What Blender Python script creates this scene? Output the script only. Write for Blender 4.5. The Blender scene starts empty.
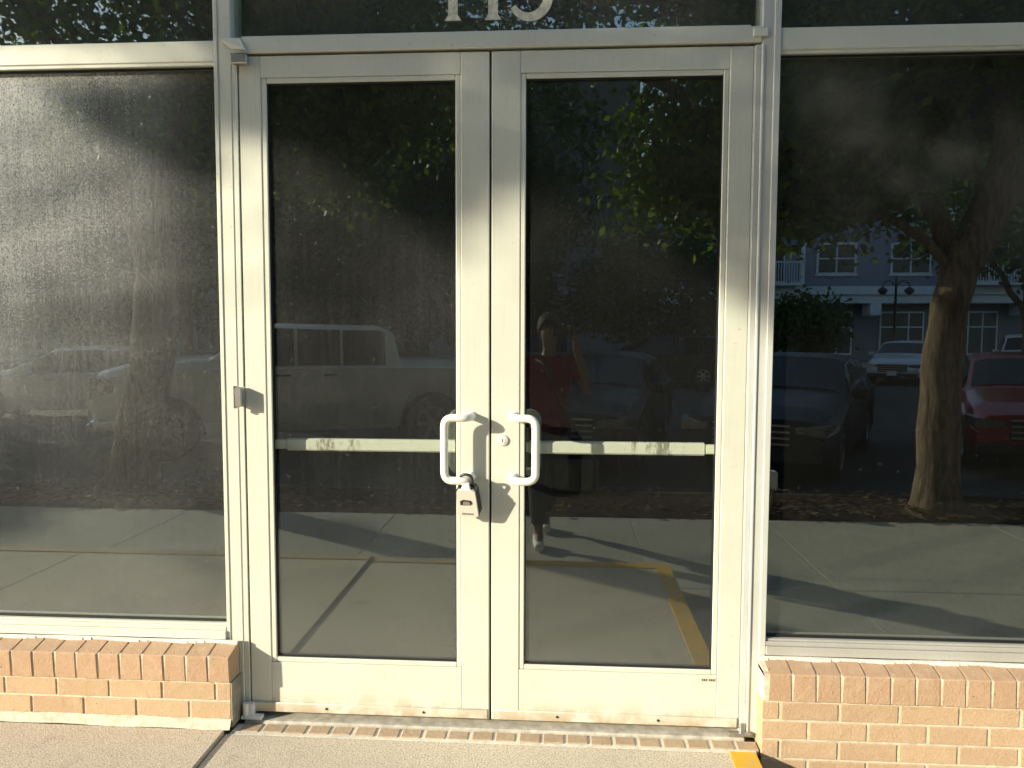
import bpy, bmesh, math, random
import numpy as np
from mathutils import Vector, Matrix
random.seed(7); rng = np.random.default_rng(11)
R = math.radians
col = bpy.context.scene.collection
SUN = Vector((-109, -76, 45)).normalized()          # towards the sun

# ------------------------------------------------------------------ helpers
class MB:
    def __init__(s): s.v = []; s.f = []; s.m = []; s.sm = []
    def add(s, vs, fs, mi=0, smooth=False):
        o = len(s.v); s.v += [tuple(v) for v in vs]
        for f in fs: s.f.append(tuple(i + o for i in f)); s.m.append(mi); s.sm.append(smooth)
        return s
    def box(s, x0, x1, y0, y1, z0, z1, mi=0, M=None):
        vs = [(x, y, z) for z in (z0, z1) for y in (y0, y1) for x in (x0, x1)]
        if M: vs = [M @ Vector(v) for v in vs]
        return s.add(vs, [(0,2,3,1),(4,5,7,6),(0,1,5,4),(2,6,7,3),(0,4,6,2),(1,3,7,5)], mi)
    def bbox(s, x0, x1, y0, y1, z0, z1, b=.002, mi=0):
        """box with chamfered edges"""
        vs = []
        for sx, x in ((1, x0), (-1, x1)):
            for sy, y in ((1, y0), (-1, y1)):
                for sz, z in ((1, z0), (-1, z1)):
                    vs += [(x, y+sy*b, z+sz*b), (x+sx*b, y, z+sz*b), (x+sx*b, y+sy*b, z)]
        bm = bmesh.new(); [bm.verts.new(v) for v in vs]
        bmesh.ops.convex_hull(bm, input=bm.verts); bmesh.ops.dissolve_limit(bm, angle_limit=.02, verts=bm.verts, edges=bm.edges)
        bm.verts.index_update()
        s.add([v.co[:] for v in bm.verts], [[v.index for v in f.verts] for f in bm.faces], mi); bm.free(); return s
    def tube(s, path, rad, n=10, mi=0, cap=True):
        path = [Vector(p) for p in path]
        if not hasattr(rad, '__len__'): rad = [rad]*len(path)
        up = None; vs = []
        for i, p in enumerate(path):
            t = (path[min(i+1, len(path)-1)] - path[max(i-1, 0)]).normalized()
            if up is None: up = t.orthogonal().normalized()
            a = (up - t*up.dot(t))
            a = a.normalized() if a.length > 1e-6 else t.orthogonal().normalized()
            up = a; b = t.cross(a)
            for k in range(n):
                an = 2*math.pi*k/n; vs.append(p + (a*math.cos(an)+b*math.sin(an))*rad[i])
        fs = [(i*n+k, i*n+(k+1) % n, (i+1)*n+(k+1) % n, (i+1)*n+k) for i in range(len(path)-1) for k in range(n)]
        if cap: fs += [tuple(range(n-1, -1, -1)), tuple((len(path)-1)*n+k for k in range(n))]
        return s.add(vs, fs, mi, True)
    def lathe(s, prof, n=24, M=None, mi=0):
        """prof: list of (r, h) about local Z"""
        vs = [(r*math.cos(2*math.pi*k/n), r*math.sin(2*math.pi*k/n), h) for r, h in prof for k in range(n)]
        if M: vs = [M @ Vector(v) for v in vs]
        fs = [(i*n+k, i*n+(k+1) % n, (i+1)*n+(k+1) % n, (i+1)*n+k) for i in range(len(prof)-1) for k in range(n)]
        fs += [tuple(range(n-1, -1, -1)), tuple((len(prof)-1)*n+k for k in range(n))]
        return s.add(vs, fs, mi, True)
    def prism(s, poly, y0, y1, M=None, mi=0):
        """polygon in XZ extruded along Y"""
        n = len(poly); vs = [(x, y0, z) for x, z in poly]+[(x, y1, z) for x, z in poly]
        if M: vs = [M @ Vector(v) for v in vs]
        return s.add(vs, [tuple(range(n)), tuple(range(2*n-1, n-1, -1))]+[(i, i+n, (i+1) % n+n, (i+1) % n) for i in range(n)], mi)
    def build(s, name, mats, parent=None, **k):
        me = bpy.data.meshes.new(name); me.from_pydata(s.v, [], s.f)
        for m in (mats if isinstance(mats, (list, tuple)) else [mats]): me.materials.append(m)
        me.polygons.foreach_set('material_index', s.m); me.polygons.foreach_set('use_smooth', s.sm)
        bm = bmesh.new(); bm.from_mesh(me); bmesh.ops.recalc_face_normals(bm, faces=bm.faces); bm.to_mesh(me); bm.free()
        me.update()
        if any(s.sm) and hasattr(me, 'set_sharp_from_angle'): me.set_sharp_from_angle(angle=R(k.get('sharp', 40)))
        o = bpy.data.objects.new(name, me); col.objects.link(o)
        if parent: o.parent = parent
        return o

def tag(o, label=None, cat=None, group=None, kind=None):
    for k, v in (('label', label), ('category', cat), ('group', group), ('kind', kind)):
        if v: o[k] = v
    return o
def empty(name, loc, rz=0, label=None, cat=None, group=None):
    o = bpy.data.objects.new(name, None); col.objects.link(o); o.location = loc; o.rotation_euler = (0, 0, rz); o.empty_display_size = .2
    return tag(o, label, cat, group)
def copy_tree(o, parent=None):
    c = o.copy(); col.objects.link(c); c.parent = parent
    for ch in list(o.children): copy_tree(ch, c)
    return c

# ------------------------------------------------------------------ materials
class NT:
    def __init__(s, name):
        s.m = bpy.data.materials.new(name); s.m.use_nodes = True; s.t = s.m.node_tree; s.t.nodes.clear()
        s.out = s.n('ShaderNodeOutputMaterial')
    def n(s, t, **k):
        nd = s.t.nodes.new(t)
        for a, b in k.items(): setattr(nd, a, b)
        return nd
    def l(s, a, b): s.t.links.new(a, b)
    def coord(s, scale=(1, 1, 1), kind='Object'):
        tc = s.n('ShaderNodeTexCoord'); mp = s.n('ShaderNodeMapping'); mp.inputs['Scale'].default_value = scale
        s.l(tc.outputs[kind], mp.inputs[0]); return mp.outputs[0]
    def noise(s, vec, scale=5, detail=4, rough=.6):
        n = s.n('ShaderNodeTexNoise'); n.inputs['Scale'].default_value = scale; n.inputs['Detail'].default_value = detail; n.inputs['Roughness'].default_value = rough
        if vec: s.l(vec, n.inputs['Vector'])
        return n.outputs['Fac']
    def ramp(s, fac, stops):
        r = s.n('ShaderNodeValToRGB'); e = r.color_ramp.elements
        while len(e) < len(stops): e.new(.5)
        for el, (p, c) in zip(e, stops): el.position = p; el.color = (*c, 1) if hasattr(c, '__len__') else (c, c, c, 1)
        s.l(fac, r.inputs[0]); return r.outputs[0]
    def mix(s, f, a, b, mode='MIX'):
        m = s.n('ShaderNodeMix', data_type='RGBA', blend_type=mode)
        for i, v in ((0, f), (6, a), (7, b)):
            if hasattr(v, 'type') or hasattr(v, 'links'): s.l(v, m.inputs[i])
            elif i == 0: m.inputs[0].default_value = v
            else: m.inputs[i].default_value = (*v, 1) if hasattr(v, '__len__') else (v, v, v, 1)
        return m.outputs[2]
    def math(s, op, a, b=0., c=None, clamp=False):
        m = s.n('ShaderNodeMath', operation=op, use_clamp=clamp)
        for i, v in enumerate((a, b, c)):
            if v is None: continue
            if hasattr(v, 'links'): s.l(v, m.inputs[i])
            else: m.inputs[i].default_value = v
        return m.outputs[0]
    def bump(s, h, strength=.3, dist=.01):
        b = s.n('ShaderNodeBump'); b.inputs['Strength'].default_value = strength; b.inputs['Distance'].default_value = dist
        s.l(h, b.inputs['Height']); return b.outputs[0]
    def bsdf(s, color, rough=.5, metal=0, bump=None, spec=.5, **k):
        b = s.n('ShaderNodeBsdfPrincipled')
        for nm, v in (('Base Color', color), ('Roughness', rough), ('Metallic', metal), ('Specular IOR Level', spec)):
            if hasattr(v, 'links'): s.l(v, b.inputs[nm])
            elif nm == 'Base Color': b.inputs[nm].default_value = (*v, 1)
            else: b.inputs[nm].default_value = v
        for nm, v in k.items(): b.inputs[nm.replace('_', ' ')].default_value = v
        if bump is not None: s.l(bump, b.inputs['Normal'])
        s.l(b.outputs[0], s.out.inputs[0]); return b

def simple(name, c, rough=.5, metal=0, var=.12, scale=8, bump=.1, **k):
    t = NT(name); v = t.coord(); n = t.noise(v, scale, 5)
    lo = tuple(x*(1-var) for x in c); hi = tuple(min(1, x*(1+var)) for x in c)
    t.bsdf(t.ramp(n, [(.3, lo), (.7, hi)]), rough, metal, t.bump(t.noise(v, scale*6, 3), bump, .003) if bump else None, **k); return t.m

def painted_alu(name, c, dirt=.25, bottom=0.):
    t = NT(name); v = t.coord(); vs = t.coord((60, 60, 1.5))
    n = t.noise(v, 3.5, 6); st = t.noise(vs, 3, 4); sp = t.noise(v, 55, 3)
    base = t.mix(t.math('MULTIPLY', t.ramp(n, [(.42, 0.), (.75, 1.)]), dirt), c, tuple(x*.62*y for x, y in zip(c, (1, .94, .84))))
    base = t.mix(t.math('MULTIPLY', t.ramp(st, [(.5, 0.), (.72, 1.)]), dirt*.8), base, tuple(x*.75 for x in c))
    base = t.mix(t.math('MULTIPLY', t.ramp(sp, [(.66, 0.), (.74, 1.)]), .35), base, (.32, .27, .2))
    if bottom:   # grime worn in along the bottom edge
        z = t.n('ShaderNodeSeparateXYZ'); t.l(t.coord(), z.inputs[0])
        g = t.math('MULTIPLY', t.math('SUBTRACT', 1., t.math('DIVIDE', z.outputs[2], bottom), clamp=True), t.ramp(t.noise(v, 14, 5), [(.35, 0.), (.6, .75)]))
        base = t.mix(g, base, (.42, .27, .13))
    t.bsdf(base, t.ramp(n, [(.3, .32), (.7, .5)]), .12, t.bump(t.math('ADD', sp, t.math('MULTIPLY', st, .5)), .05, .001)); return t.m

def glass(name, r0, dust, tl=0., tint=(.93, .95, .92), seed=0, streak=1., hi=0., lowd=.045):
    """pane: clear body, mirror sheen, and a film of dust on its outside"""
    t = NT(name); v = t.coord(); geo = t.n('ShaderNodeNewGeometry')
    dot = t.n('ShaderNodeVectorMath', operation='DOT_PRODUCT')
    wob = t.bump(t.noise(t.coord((1, 1, .6)), 1.7, 1), .25, .002)
    t.l(geo.outputs['Incoming'], dot.inputs[0]); t.l(geo.outputs['Normal'], dot.inputs[1])
    c = t.math('SUBTRACT', 1., t.math('ABSOLUTE', dot.outputs['Value']))
    fr = t.math('ADD', t.math('MULTIPLY', t.math('POWER', c, 5.), 1-r0), r0)
    tr = t.n('ShaderNodeBsdfTransparent'); tr.inputs[0].default_value = (*tint, 1)
    gl = t.n('ShaderNodeBsdfGlossy'); gl.inputs['Roughness'].default_value = 0.; gl.inputs[0].default_value = (.90, 1., .96, 1); t.l(wob, gl.inputs['Normal'])
    m1 = t.n('ShaderNodeMixShader'); t.l(fr, m1.inputs[0]); t.l(tr.outputs[0], m1.inputs[1]); t.l(gl.outputs[0], m1.inputs[2])
    # dust film
    sx = t.n('ShaderNodeSeparateXYZ'); t.l(v, sx.inputs[0])
    mo = t.n('ShaderNodeMapping'); mo.inputs['Location'].default_value = (seed*3.1, seed*1.7, seed*.9); t.l(v, mo.inputs[0]); vv = mo.outputs[0]
    ms = t.n('ShaderNodeMapping'); ms.inputs['Scale'].default_value = (30, 1, 1.2); t.l(vv, ms.inputs[0])
    mf = t.n('ShaderNodeMapping'); mf.inputs['Scale'].default_value = (1, 1, .7); t.l(vv, mf.inputs[0])
    big = t.ramp(t.noise(vv, 1.3, 3), [(.3, .55), (.7, 1.35)])
    stk = t.ramp(t.noise(ms.outputs[0], 2.2, 5, .7), [(.3, 1-.3*streak), (.7, 1+.35*streak)])
    fine = t.ramp(t.noise(mf.outputs[0], 190, 3, .8), [(.34, .5), (.66, 1.5)])
    spot = t.ramp(t.noise(vv, 42, 2), [(.69, 0.), (.73, .5)])
    d = t.math('MULTIPLY', t.math('MULTIPLY', big, stk), t.math('MULTIPLY', fine, dust))
    if tl:   # dust thickened to the upper left, painting the bright sunlit patch into the film (object space: x grows to the right, z up)
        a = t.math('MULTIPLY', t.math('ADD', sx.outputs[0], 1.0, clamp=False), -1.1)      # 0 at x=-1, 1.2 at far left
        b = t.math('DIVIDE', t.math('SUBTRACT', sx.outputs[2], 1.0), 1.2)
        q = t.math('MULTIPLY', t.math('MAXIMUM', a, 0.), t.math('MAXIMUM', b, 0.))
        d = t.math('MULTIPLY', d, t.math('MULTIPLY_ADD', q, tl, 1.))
    low = t.math('SUBTRACT', 1., t.math('DIVIDE', t.math('SUBTRACT', sx.outputs[2], .22), .45), clamp=True)
    d = t.math('ADD', d, t.math('MULTIPLY', t.math('POWER', low, 1.6), lowd))
    if hi:
        up_ = t.math('DIVIDE', t.math('SUBTRACT', sx.outputs[2], 1.55), .35, clamp=True)
        d = t.math('ADD', d, t.math('MULTIPLY', t.math('MULTIPLY', up_, big), t.math('MULTIPLY', t.ramp(t.noise(vv, 3.1, 3), [(.35, .3), (.7, 1.5)]), hi)))
    d = t.math('ADD', d, t.math('MULTIPLY', spot, dust*1.5+.03))
    face = t.n('ShaderNodeSeparateXYZ'); t.l(geo.outputs['True Normal'], face.inputs[0])
    outside = t.math('GREATER_THAN', t.math('MULTIPLY', t.math('SUBTRACT', t.math('MULTIPLY', geo.outputs['Backfacing'], 2.), 1.), face.outputs[1]), .5)
    d = t.math('MULTIPLY', t.math('MINIMUM', d, .6), outside)
    df = t.n('ShaderNodeBsdfDiffuse'); df.inputs[0].default_value = (.74, .77, .76, 1)
    m2 = t.n('ShaderNodeMixShader'); t.l(d, m2.inputs[0]); t.l(m1.outputs[0], m2.inputs[1]); t.l(df.outputs[0], m2.inputs[2])
    t.l(m2.outputs[0], t.out.inputs[0]); return t.m

def concrete(name, c, joints=(), edges=True, shade=1.):
    t = NT(name); v = t.coord()
    big = t.noise(v, 1.1, 5); mid = t.noise(v, 9, 5); fine = t.noise(v, 260, 2, .8); ag = t.noise(v, 170, 1)
    c1 = t.mix(t.ramp(big, [(.3, 0.), (.7, 1.)]), tuple(x*.86 for x in c), tuple(x*1.08 for x in c))
    c1 = t.mix(t.math('MULTIPLY', t.ramp(mid, [(.5, 0.), (.75, 1.)]), .3), c1, tuple(x*.62 for x in c))
    c1 = t.mix(t.math('MULTIPLY', t.ramp(ag, [(.50, 0.), (.60, 1.)]), .85), c1, tuple(x*.5 for x in c))
    c1 = t.mix(t.math('MULTIPLY', t.ramp(fine, [(.52, 0.), (.64, 1.)]), .55), c1, tuple(min(1, x*1.5) for x in c))
    st = t.ramp(t.noise(v, 5.5, 8, .8), [(.56, 0.), (.70, .55)])
    c1 = t.mix(st, c1, tuple(x*.35 for x in c))
    t.bsdf(c1, .85, 0, t.bump(t.math('ADD', fine, t.math('MULTIPLY', ag, 1.2)), .35, .003), spec=.3); return t.m

def brick_mat(name, c):
    t = NT(name); v = t.coord(); g = t.n('ShaderNodeNewGeometry')
    per = t.n('ShaderNodeTexWhiteNoise', noise_dimensions='1D'); t.l(g.outputs['Random Per Island'], per.inputs['W'])
    c1 = t.mix(per.outputs['Value'], tuple(x*.92 for x in c), tuple(min(1, x*1.06) for x in c))
    f = t.noise(v, 120, 4, .75); m = t.noise(v, 22, 4)
    c1 = t.mix(t.math('MULTIPLY', t.ramp(f, [(.5, 0.), (.68, 1.)]), .35), c1, tuple(x*.55 for x in c))
    c1 = t.mix(t.math('MULTIPLY', t.ramp(m, [(.5, 0.), (.75, 1.)]), .3), c1, (.62, .5, .36))
    c1 = t.mix(t.math('MULTIPLY', t.ramp(t.noise(v, 7, 5, .7), [(.6, 0.), (.75, 1.)]), .4), c1, tuple(x*.5 for x in c))
    c1 = t.mix(t.ramp(t.noise(v, 60, 2), [(.72, 0.), (.76, .8)]), c1, (.14, .09, .05))
    t.bsdf(c1, .85, 0, t.bump(t.math('ADD', f, m), .7, .004), spec=.25); return t.m

M = {}
M['alu'] = painted_alu('painted aluminium', (.69, .70, .60), .22)
M['alu_door'] = painted_alu('painted aluminium door', (.69, .70, .60), .3)
M['alu_low'] = painted_alu('grimy lower rail', (.69, .70, .60), .3, .09)
M['sill_r'] = painted_alu('shaded grey sill', (.46, .45, .41), .4)  # frame paint darkened: shade on the right sill put into its colour
M['alu_side'] = painted_alu('shade grey aluminium', (.62, .63, .59), .35)  # greyer copy of the frame paint, tree shade at the right jamb painted in
M['white'] = simple('white enamel', (.82, .8, .73), .35, 0, .06, 12, .03)
M['gasket'] = simple('black rubber gasket', (.015, .015, .015), .6)
M['brick'] = brick_mat('tan brick', (.52, .365, .225)); M['capbrick'] = brick_mat('pinkish tan brick', (.49, .325, .205))
M['mortar'] = simple('cream mortar', (.60, .53, .41), .9, 0, .25, 30, .6)
M['paver'] = brick_mat('brown paver', (.44, .33, .22))
M['whitemortar'] = simple('pale mortar', (.66, .62, .52), .9, 0, .2, 30, .6)
M['thresh'] = simple('dusty threshold', (.46, .43, .36), .8, 0, .3, 25, .4)
M['caulk'] = simple('white caulk', (.78, .74, .66), .7, 0, .1, 30, .3)
M['concrete'] = concrete('sidewalk concrete', (.62, .53, .41))
M['concrete2'] = concrete('lower sidewalk concrete', (.46, .43, .36))
M['kerb'] = concrete('kerb concrete', (.36, .34, .3))
M['shaded_end'] = simple('shaded mortar', (.30, .26, .2), .9, 0, .3, 20, .4)  # mortar colour darkened to hold the shade on the brick wall end
M['darkkerb'] = concrete('stained kerb', (.10, .095, .085))
M['metal'] = simple('worn steel', (.5, .49, .46), .35, .9, .1, 20, .05)
M['chrome'] = simple('chrome', (.8, .8, .8), .12, 1., .02, 5, 0)
M['black'] = simple('black plastic', (.02, .02, .022), .4)
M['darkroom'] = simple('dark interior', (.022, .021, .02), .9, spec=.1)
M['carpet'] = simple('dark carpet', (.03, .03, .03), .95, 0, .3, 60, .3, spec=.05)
def barmat():
    t = NT('ivory push bar'); v = t.coord((1, 1, .25)); n = t.noise(v, 28, 4, .7); m = t.noise(t.coord(), 2.1, 2)
    k = t.math('MULTIPLY', t.ramp(n, [(.5, 0.), (.6, .8)]), t.ramp(m, [(.5, 0.), (.58, 1.)]))
    t.bsdf(t.mix(k, (.86, .86, .78), (.22, .2, .14)), .4); return t.m
M['bar'] = barmat()

def yellow(nm='worn yellow paint', a=.5, b=.6):
    t = NT(nm); v = t.coord()
    w = t.ramp(t.noise(v, 16, 6, .75), [(a, 0.), (b, 1.)])
    t.bsdf(t.mix(t.math('MULTIPLY', w, .82), (.72, .40, .035), (.40, .36, .28)), .75, 0, t.bump(t.noise(v, 120, 3), .3, .003), spec=.3); return t.m
M['yellow'] = yellow()

def asphalt():
    t = NT('asphalt'); v = t.coord(); b = t.noise(v, .25, 5); f = t.noise(v, 90, 3, .8)
    c = t.mix(b, (.035, .036, .038), (.065, .065, .066)); c = t.mix(t.math('MULTIPLY', t.ramp(f, [(.5, 0.), (.7, 1.)]), .5), c, (.14, .14, .14))
    t.bsdf(c, .85, 0, t.bump(f, .5, .006), spec=.3); return t.m
M['asphalt'] = asphalt()
def mulch():
    t = NT('mulch'); v = t.coord(); a = t.noise(v, 45, 5, .8); b = t.noise(v, 5, 4)
    c = t.mix(t.ramp(a, [(.35, 0.), (.65, 1.)]), (.02, .013, .008), (.10, .06, .035)); c = t.mix(t.math('MULTIPLY', b, .4), c, (.08, .05, .03))
    t.bsdf(c, .95, 0, t.bump(a, 1., .03), spec=.1); return t.m
M['mulch'] = mulch()
def bark():
    t = NT('bark'); v = t.coord((1, 1, .16)); a = t.noise(v, 26, 6, .75); b = t.noise(t.coord(), 3, 4)
    c = t.mix(t.ramp(a, [(.38, 0.), (.62, 1.)]), (.07, .045, .03), (.31, .235, .165)); c = t.mix(t.math('MULTIPLY', b, .35), c, (.16, .12, .08))
    t.bsdf(c, .9, 0, t.bump(a, 1., .03), spec=.15); return t.m
M['bark'] = bark()
def leaf(name, c1, c2):
    t = NT(name); g = t.n('ShaderNodeNewGeometry'); w = t.n('ShaderNodeTexWhiteNoise', noise_dimensions='1D'); t.l(g.outputs['Random Per Island'], w.inputs['W'])
    c = t.mix(w.outputs['Value'], c1, c2)
    b = t.bsdf(c, .5, 0, None, spec=.4)
    tl = t.n('ShaderNodeBsdfTranslucent'); t.l(t.mix(1., c, (1.5, 1.7, .6), 'MULTIPLY'), tl.inputs[0])
    m = t.n('ShaderNodeMixShader'); m.inputs[0].default_value = .4
    t.l(b.outputs[0], m.inputs[1]); t.l(tl.outputs[0], m.inputs[2]); t.l(m.outputs[0], t.out.inputs[0]); return t.m
M['leaf'] = leaf('street tree leaf', (.05, .085, .018), (.16, .20, .03))
M['leaf2'] = leaf('darker tree leaf', (.03, .06, .015), (.06, .10, .025))
M['litter'] = leaf('fallen leaf', (.08, .045, .022), (.22, .135, .06))

# ------------------------------------------------------------------ ground
def struct(o): o['kind'] = 'structure'; return o
LOW, UP, UPL = -.18, -.024, -.011
struct(MB().box(-400, 400, -400, 60, -.62, -.30).build('ground', M['asphalt']))
# lower sidewalk, poured in slabs with open joints
def slabs(name, xs, y0, y1, z0, z1, m, gap=.004, ys=None):
    b = MB(); ys = ys or [y0, y1]
    for a, c in zip(xs[:-1], xs[1:]):
        for d, e in zip(ys[:-1], ys[1:]):
            b.bbox(a+gap/2, c-gap/2, d+gap/2, e-gap/2, z0, z1, .003)
    return struct(b.build(name, m))
slabs('lower_sidewalk', [-30, -20, -14, -9.2, -7.2, -5.2, -3.12, -1.22, .86, 2.02, 3.9, 5.8, 7.8, 11, 16, 30], -3.88, -2.052, -.50, LOW, M['concrete2'])
slabs('side_sidewalk', [.953, 2.02, 3.9, 5.8, 7.8, 11, 16, 30], -2.05, -.095, -.50, LOW, M['concrete2'])
slabs('raised_landing', [-30, -20, -12, -8.6, -6.7, -4.8, -2.90, -.968], -2.05, -.1125, -.50, UPL, M['concrete'])
slabs('door_landing', [-.968, .95], -2.05, -.1125, -.50, UP, M['concrete'])
b = MB(); b.box(-30, .953, -.1115, 12, -.5, -.045); b.box(.954, 30, -.03, 12, -.5, -.045); struct(b.build('building_slab', M['kerb']))
b = MB(); b.box(-30, -.972, -2.046, -1.945, UPL+.001, UPL+.005); b.box(-.964, -.2, -2.046, -1.945, UP+.001, UP+.005); struct(b.build('faded_edge_stripe', yellow('faded yellow paint', .30, .42)))
b = MB(); b.box(-.199, .946, -2.046, -1.945, UP+.001, UP+.005); b.box(.856, .946, -1.944, -.117, UP+.001, UP+.005)
struct(b.build('yellow_edge_stripe', yellow('worn yellow paint thin', .5, .64)))
# mulch bed
b = MB(); nx, ny = 300, 10; X = np.linspace(-30, 30, nx); Y = np.linspace(-5.0, -3.885, ny)
vs = [(x, y, -.185 + .035*math.sin(x*1.3+y*3)*math.sin((y+5.0)*2.6) + random.uniform(-.012, .012)) for y in Y for x in X]
b.add(vs, [(j*nx+i, j*nx+i+1, (j+1)*nx+i+1, (j+1)*nx+i) for j in range(ny-1) for i in range(nx-1)], 0, True)
struct(b.build('mulch_bed', M['mulch'], sharp=80))
b = MB(); x = -30
while x < 30: b.bbox(x, x+2.99, -5.16, -5.005, -.5, -.205, .012); x += 3
struct(b.build('kerb', M['darkkerb']))
def flat_leaves(n, fn, size):
    P = np.array([fn() for _ in range(n)]); a = rng.uniform(0, 6.28, n); L = size*rng.uniform(.6, 1.3, n)
    t = rng.uniform(-.5, .5, (n, 2))
    d = np.stack([np.cos(a), np.sin(a), t[:, 0]], 1); e = np.stack([-np.sin(a), np.cos(a), t[:, 1]], 1)*.38
    V = np.stack([P-d*L[:, None]/2, P+e*L[:, None], P+d*L[:, None]/2, P-e*L[:, None]], 1); V[:, :, 2] = np.maximum(V[:, :, 2], P[:, None, 2]-.002)
    return V.reshape(-1, 3)
def quads(name, V, mat, parent=None):
    n = len(V)//4; me = bpy.data.meshes.new(name)
    me.vertices.add(4*n); me.vertices.foreach_set('co', V.astype(np.float32).ravel())
    me.loops.add(4*n); me.loops.foreach_set('vertex_index', np.arange(4*n, dtype=np.int32))
    me.polygons.add(n); me.polygons.foreach_set('loop_start', np.arange(n, dtype=np.int32)*4); me.polygons.foreach_set('loop_total', np.full(n, 4, np.int32))
    me.materials.append(mat); me.update(calc_edges=True); me.validate()
    o = bpy.data.objects.new(name, me); col.objects.link(o)
    if parent: o.parent = parent
    return o
def lf():
    x = random.uniform(-12, 14)
    while -2.2 < x < 1.8 and random.random() < .75: x = random.uniform(-12, 14)
    y = -3.9 - abs(random.gauss(0, .5))
    y = max(y, -4.98); return (x, y, (-.155 if y < -3.88 else LOW+.004)+random.uniform(0, .03 if y < -3.88 else .003))
tag(quads('leaf_litter', flat_leaves(5200, lf, .075), M['litter']), 'brown fallen leaves lying on the mulch strip', 'leaf litter', None, 'stuff')
# parking bay lines and the far kerb and pavement
b = MB(); b.bbox(-90, 90, -40, -36, -.5, -.14, .01); struct(b.build('far_sidewalk', M['kerb']))

# ------------------------------------------------------------------ low brick walls under the windows
def brick_wall(xa, xb, inner, c1, c2, cap0, zlow, label):
    """xa..xb extent; inner: the end beside the door"""
    root = empty('brick_wall', ((xa+xb)/2, -.05, zlow), 0, label, 'brick wall', 'low brick walls beside the doors')
    T = Vector(root.location)
    j = .008; P = .2032; body = MB(); k = 0; z1 = .163
    while z1 > zlow+.045:
        z0 = z1-.0695; off = (c1, c2)[k % 2]; zz = max(z0, zlow)
        x = xa - ((xa-off) % P)
        while x < xb:
            a, c = max(x+j/2, xa), min(x+P-j/2, xb)
            dy = random.uniform(-.0012, .0012)
            if c-a > .012: body.bbox(a, c, -.100+dy, -.02, zz, z1-j, .0025)
            x += P
        z1 = z0; k += 1
    if xb < 0:
        em = MB(); em.box(xb+.0005, xb+.0045, -.099, -.0095, zlow, .160); em.v = [tuple(Vector(v)-T) for v in em.v]; em.build('end_render', M['shaded_end'], root)
    body.v = [tuple(Vector(v)-T) for v in body.v]; body.build('brick_course', M['brick'], root)
    m = MB(); m.box(xa+.004, xb-.004, -.096, .02, zlow, .165); m.box(xa+.003, xb-.006, -.107, -.02, .166, .262)
    m.prism([(0, 0)], 0, 0) if False else None
    m.v = [tuple(Vector(v)-T) for v in m.v]; m.build('mortar', M['mortar'], root)
    cap = MB(); x = xa - ((xa-cap0) % .0838)
    while x < xb:
        a, c = max(x+j/2, xa), min(x+.0838-j/2, xb)
        if c-a > .012:
            d = random.uniform(-.0015, .0015); bb = .003
            pr = [(-.111+d, .167), (-.111+d, .258), (-.108+d, .262), (-.022, .286), (-.022, .167)]
            vs = [(a+(bb if q in (1,) else 0), y, z) for q, (y, z) in enumerate(pr)]+[(c-(bb if q in (1,) else 0), y, z) for q, (y, z) in enumerate(pr)]
            n = 5; cap.add(vs, [tuple(range(n)), tuple(range(2*n-1, n-1, -1))]+[(i, (i+1) % n, (i+1) % n+n, i+n) for i in range(n)])
        x += .0838
    cap.v = [tuple(Vector(v)-T) for v in cap.v]; cap.build('brick_cap', M['capbrick'], root)
    s = MB(); pr = [(-.106, .25), (-.106, .2565), (-.022, .2805), (-.022, .25)]
    s.add([(xa+.003, y, z) for y, z in pr]+[(xb-.006, y, z) for y, z in pr], [(0, 1, 2, 3), (7, 6, 5, 4), (0, 4, 5, 1), (1, 5, 6, 2), (2, 6, 7, 3), (3, 7, 4, 0)])
    s.v = [tuple(Vector(v)-T) for v in s.v]; s.build('cap_mortar', M['mortar'], root)
    w = MB(); zb = zlow; n = 400; vs = []
    for i in range(n+1):
        a = xa+(xb-xa)*i/n; h = .032+.004*math.sin(a*5+1)*math.sin(a*13)+random.uniform(-.0015, .0015); dd = .113+.004*math.sin(a*4)+.003*math.sin(a*17)+random.uniform(-.001, .001)
        vs += [(a, -.0985, zb+h), (a, -.1035-.001*math.sin(a*9), zb+h-.006), (a, -dd, zb-.001)]
    w.add(vs, [(3*i+q, 3*i+3+q, 3*i+4+q, 3*i+1+q) for i in range(n) for q in (0, 1)], 0, True)
    w.v = [tuple(Vector(v)-T) for v in w.v]; w.build('mortar_wash', M['mortar'], root)
    c = MB(); n = 160; ph = random.random()*9
    for i in range(n):
        a = xa+(xb-xa)*i/n; e = xa+(xb-xa)*(i+1)/n; yo = -.038-.004*math.sin(i*.9+ph)+random.uniform(-.001, .001)
        c.box(a, e, yo, -.0215, .278, .2895+.001*math.sin(i*.37))
    c.v = [tuple(Vector(v)-T) for v in c.v]; c.build('caulk_bead', M['caulk'], root)
brick_wall(-6.0, -.950, -.950, -1.413, -1.310, -.9455, UPL+.002, 'low tan brick wall under the left window, two courses above the raised landing')
brick_wall(.970, 6.0, .970, 1.032, 1.130, .985, LOW+.002, 'low tan brick wall under the right window, running down past the landing edge')

# ------------------------------------------------------------------ windows
def rel(mb, T): mb.v = [(x-T[0], y-T[1], z-T[2]) for x, y, z in mb.v]; return mb
def mkglass(tag_, *a, **k): M[tag_] = glass(tag_, *a, **k); return M[tag_]
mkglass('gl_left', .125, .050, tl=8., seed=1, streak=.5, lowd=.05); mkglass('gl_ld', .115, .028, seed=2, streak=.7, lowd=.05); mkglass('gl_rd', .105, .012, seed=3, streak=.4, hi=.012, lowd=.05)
mkglass('gl_right', .125, .005, seed=4, streak=.3, hi=.04, lowd=.04); mkglass('gl_tr', .12, .055, seed=5, streak=.3)
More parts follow.
